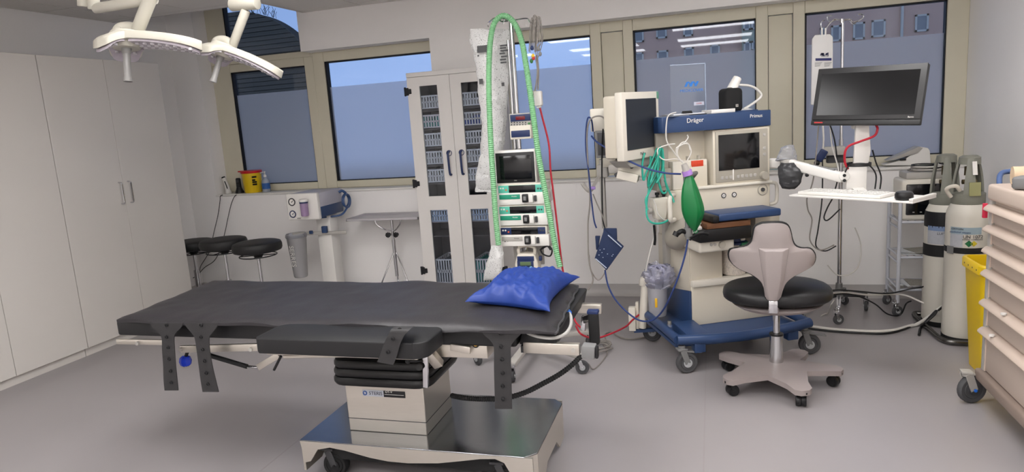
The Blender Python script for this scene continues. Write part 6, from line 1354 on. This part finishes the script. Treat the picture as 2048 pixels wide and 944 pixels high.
for k, (z1, z0) in enumerate(zip(tops, bots)):
    d = MB().box((DX+.016, DY0+.02, z0+.004), (DX+.034, DY1-.035, z1-.004)).build('drawer', M_beige2, dt, world=True, bevel=.003)
    pr = [(DX+.034, z1-.002), (DX+.002, z1-.006), (DX-.012, z1-.018), (DX-.016, z1-.030), (DX-.008, z1-.036), (DX+.006, z1-.034), (DX+.02, z1-.046), (DX+.034, z1-.05)]
    MB().add([(x, y, z) for y in (DY0+.01, DY1-.004) for x, z in pr], [tuple(range(7, -1, -1)), tuple(range(8, 16))]+[(i, (i+1) % 8, 8+(i+1) % 8, 8+i) for i in range(8)]).build('handle_lip', M_beige, d, world=True, bevel=.003)
    if k in (4, 5): MB().cyl((DX-.006, DY1-.16-.12*(5-k), z1-.004), (DX-.006, DY1-.16-.12*(5-k), z1+.004), .012, n=14).build('lock_button', M_white, d, world=True)
    MB().box((DX+.012, DY1-.040, z0-.0), (DX+.018, DY1-.034, z1-.03)).build('drawer_edge', M_beige, d, world=True)
cxm, cym = (DX+DXB)/2, (DY0+DY1)/2
for x, y, hd in ((1.215, 3.70, .35), (1.68, 3.64, .5), (1.28, 3.0, .3), (1.68, 3.0, .3)): caster(dt, (x-cxm, y-cym), .072, .034, hd, M_lgrey, M_tyre, M_dgrey, .14, .016, brake=True)
wc = Vector((1.215, 3.70, .072)); hd = .35; s_ = Vector((-math.sin(hd), math.cos(hd), 0)); MB().cyl(wc-s_*.026, wc-s_*.030, .008, n=12).build('brake_mark', mat('bright_blue_plastic', (40, 110, 210), .35), dt, world=True)
MB().rings(crom([(1.29, 3.66, 1.04), (1.295, 3.72, 1.08), (1.315, 3.775, 1.125), (1.35, 3.785, 1.138), (1.42, 3.77, 1.135), (1.54, 3.74, 1.11), (1.6, 3.67, 1.04)], 6), .012, 10).build('push_bar', mat('blue_grey_tube', (74, 96, 140), .4), dt, world=True)
rl = thing('paper_roll', 'beige roll of couch paper lying on the drawer trolley', 'roll', (1.45, 3.56, 1.096))
m = MB(); R0 = .042
for k in range(1): m.lathe([(.012, 0), (R0, 0), (R0, .42), (.012, .42), (.012, 0)], (1.30, 3.60, 1.096+R0), 26, Matrix.Rotation(math.radians(-8), 4, 'Z') @ Matrix.Rotation(math.pi/2, 4, 'Y'))
m.build('roll', mat('kraft_beige', (214, 190, 160), .7, var=.05), rl, world=True)
hd_ = thing('warm_air_nozzle', 'grey slotted warm air nozzle with white hose on the trolley front', 'nozzle', (1.35, 3.40, 1.096))
n0 = Vector((1.262, 3.46, 1.125)); n1 = Vector((1.36, 3.38, 1.13))
MB().beam(n0, n1, .085, .055).build('nozzle', M_mgrey, hd_, world=True, bevel=.012, seg=3)
d_ = (n1-n0).normalized(); s2 = d_.cross(Vector((0, 0, 1)))
for i in range(4):
    for j in range(2): p = n0-d_*.001+s2*(-.027+.018*i)+Vector((0, 0, -.011+.022*j)); MB().beam(p, p+d_*.004, .010, .014).build('vent_slot', M_black, hd_, world=True)
MB().rings(crom([n1, n1+Vector((.06, -.02, .02)), n1+Vector((.14, -.06, .03)), n1+Vector((.25, -.12, .02))], 5), [.04]*16, 16).build('hose', mat('white_hose', (214, 212, 210), .5), hd_, world=True)
one(MB().box((1.225, 3.6965, .93), (1.245, 3.712, 1.0)), 'red_tag', mat('red_tag', (200, 40, 70), .5), 'small red tag on the back corner of the drawer trolley', 'tag', bevel=.003)
# ------------------------------------------------------------------ cables
ZF = .008
def fcab(pts, r, m, label, name='floor_cable'):
    L = []
    for p in pts:
        if len(p) == 2: q = at(p[0], p[1], Z=r+.001)
        else: q = at(p[0], p[1], Y=p[2]); q.z = max(q.z, r+.001)
        L.append(q)
    mb = MB(); c_ = [Vector((v.x, v.y, max(v.z, r+.001))) for v in crom(L, 6)]; mb.rings(c_, r, 8); return one(mb, name, m, label, 'cable')
fcab([(1616, 652), (1660, 658), (1700, 661), (1750, 663), (1790, 660), (1830, 650), (1860, 632, 4.86), (1895, 605, 4.8)], .011, M_cwht, 'thick white cable curving over the floor to the gas cylinders')
fcab([(1610, 656), (1660, 662), (1720, 666), (1770, 667), (1810, 658), (1850, 640), (1880, 618, 4.8), (1898, 602, 4.74)], .007, M_cblk, 'black cable running along the front of the thick white floor cable')
fcab([(1608, 612, 4.5), (1640, 592, 4.6), (1668, 586, 4.75), (1700, 586, 4.9), (1740, 590, 5.0), (1790, 588, 5.05), (1815, 592, 5.05), (1845, 605, 5.0), (1870, 614, 4.97)], .006, M_cwht, 'white cable raised across the drip stand base towards the rack')
fcab([(1604, 620, 4.5), (1640, 598, 4.62), (1680, 588, 4.8), (1715, 592, 4.95), (1750, 608, 5.0), (1775, 628, 5.02), (1800, 630), (1812, 608, 5.1), (1822, 602, 5.12)], .005, M_cblk, 'black cable dipping to the floor beside the rack castor')
fcab([(1604, 604, 4.48), (1640, 586, 4.6), (1675, 580, 4.75), (1720, 583, 4.9), (1775, 587, 5.02), (1820, 578, 5.04), (1850, 572, 5.0), (1872, 556, 4.95)], .005, M_cblk, 'black cable climbing past the rack towards the far cylinder')
fcab([(1838, 670), (1842, 655), (1855, 640, 4.8), (1872, 622, 4.78), (1868, 630, 4.76), (1850, 646, 4.75)], .008, M_cblk, 'short black strap end lying by the cylinder frame')
fcab([(1642, 632), (1655, 628), (1662, 610, 4.9), (1668, 600, 4.95)], .004, M_cwht, 'thin white cable at the left of the drip stand base')
for pts, m, lb in (([(1650, 210, 4.6), (1653, 230, 4.55), (1666, 268, 4.5), (1672, 300, 4.5), (1676, 350, 4.5), (1670, 380, 4.5)], M_cblk, 'thin black cable from the wide monitor down to the keyboard shelf'), ([(1637, 252, 4.5), (1633, 300, 4.5), (1628, 350, 4.5), (1622, 376, 4.5), (1614, 396, 4.5), (1616, 420, 4.5), (1624, 440, 4.5), (1620, 480, 4.5), (1640, 500, 4.52), (1668, 490, 4.55)], M_cgry, 'grey looped cable hanging left of the drip stand pole'), ([(1645, 320, 4.6), (1645, 370, 4.6), (1643, 410, 4.6), (1636, 460, 4.6), (1632, 492, 4.6), (1650, 502, 4.6), (1672, 492, 4.62)], M_cblk, 'dark cable hanging under the keyboard shelf'), ([(1668, 392, 4.45), (1655, 415, 4.45), (1648, 435, 4.45), (1656, 440, 4.45), (1680, 418, 4.48)], M_cblk, 'thin black cable loop below the keyboard'), ([(1745, 300, 4.35), (1752, 325, 4.35), (1762, 352, 4.33), (1760, 378, 4.3)], M_cblk, 'black cable right of the monitor upright'), ([(1690, 345, 4.2), (1700, 330, 4.2), (1725, 327, 4.2), (1740, 332, 4.22), (1752, 350, 4.25), (1750, 378, 4.25)], M_cblk, 'black cable arching over the lower white plate'), ([(1660, 250, 4.55), (1664, 290, 4.5), (1675, 330, 4.4), (1678, 350, 4.35)], M_cwht, 'white cable dropping behind the monitor arm'), ([(1710, 455, 5.1), (1722, 490, 5.1), (1718, 530, 5.1), (1700, 548, 5.1), (1675, 550, 5.1), (1655, 530, 5.1)], M_cwht, 'thin white loop of tubing around the drip stand pole')):
    wire(pts, .0042, m, lb, 'hanging_cable')
ck = thing('cable_coil', 'flat coil of black cable resting on the lower white plate', 'cable coil', at(1717, 334, Y=4.24))
q = at(1717, 332, Y=4.24)
for i in range(3): MB().torus(q+Vector((0, 0, .004+.006*i)), .062, .004, 'z', 30, 6).build('coil', M_cblk, ck, world=True)
wire([(1752, 250, 4.2), (1755, 258, 4.18), (1748, 272, 4.18), (1720, 283, 4.2), (1698, 292, 4.2), (1690, 305, 4.2), (1690, 325, 4.21), (1696, 338, 4.22)], .0065, M_red, 'red cable curling down from the wide monitor', 'screen_cable')
# floor leads by the operating table
fcab([(1152, 652, 3.9), (1162, 668, 3.8), (1185, 676, 3.9), (1210, 672, 4.0), (1250, 654, 4.25), (1265, 640, 4.35), (1284, 625, 4.45)], .006, M_red, 'red cable sagging between the infusion stand and the suction jar', 'connector_cable')
tg = thing('lead_tangle', 'tangle of grey leads lying on the floor beside the infusion stand castor', 'cable', at(1200, 697, Z=0))
random.seed(31)
for i in range(5):
    c_ = at(1203+random.uniform(-10, 10), 696+random.uniform(-4, 4), Z=.006); pts = []
    for k in range(9): a = k*2*math.pi/8+random.random()*.3; pts.append(Vector((c_.x+.085*math.cos(a)*random.uniform(.7, 1.2), c_.y+.09*math.sin(a)*random.uniform(.6, 1.2), .007+.012*random.random()+.004*i)))
    MB().tube(pts, .0042, 6, 5).build('lead', M_cgry, tg, world=True)
fcab([(1212, 680), (1210, 668), (1222, 664), (1240, 674), (1262, 678), (1296, 673)], .005, M_cgry, 'grey cable crossing the floor to the machine castor')
fcab([(1206, 690), (1214, 705), (1206, 720), (1195, 732), (1186, 738), (1178, 728)], .004, M_cgry, 'grey lead end lying forward of the floor tangle')
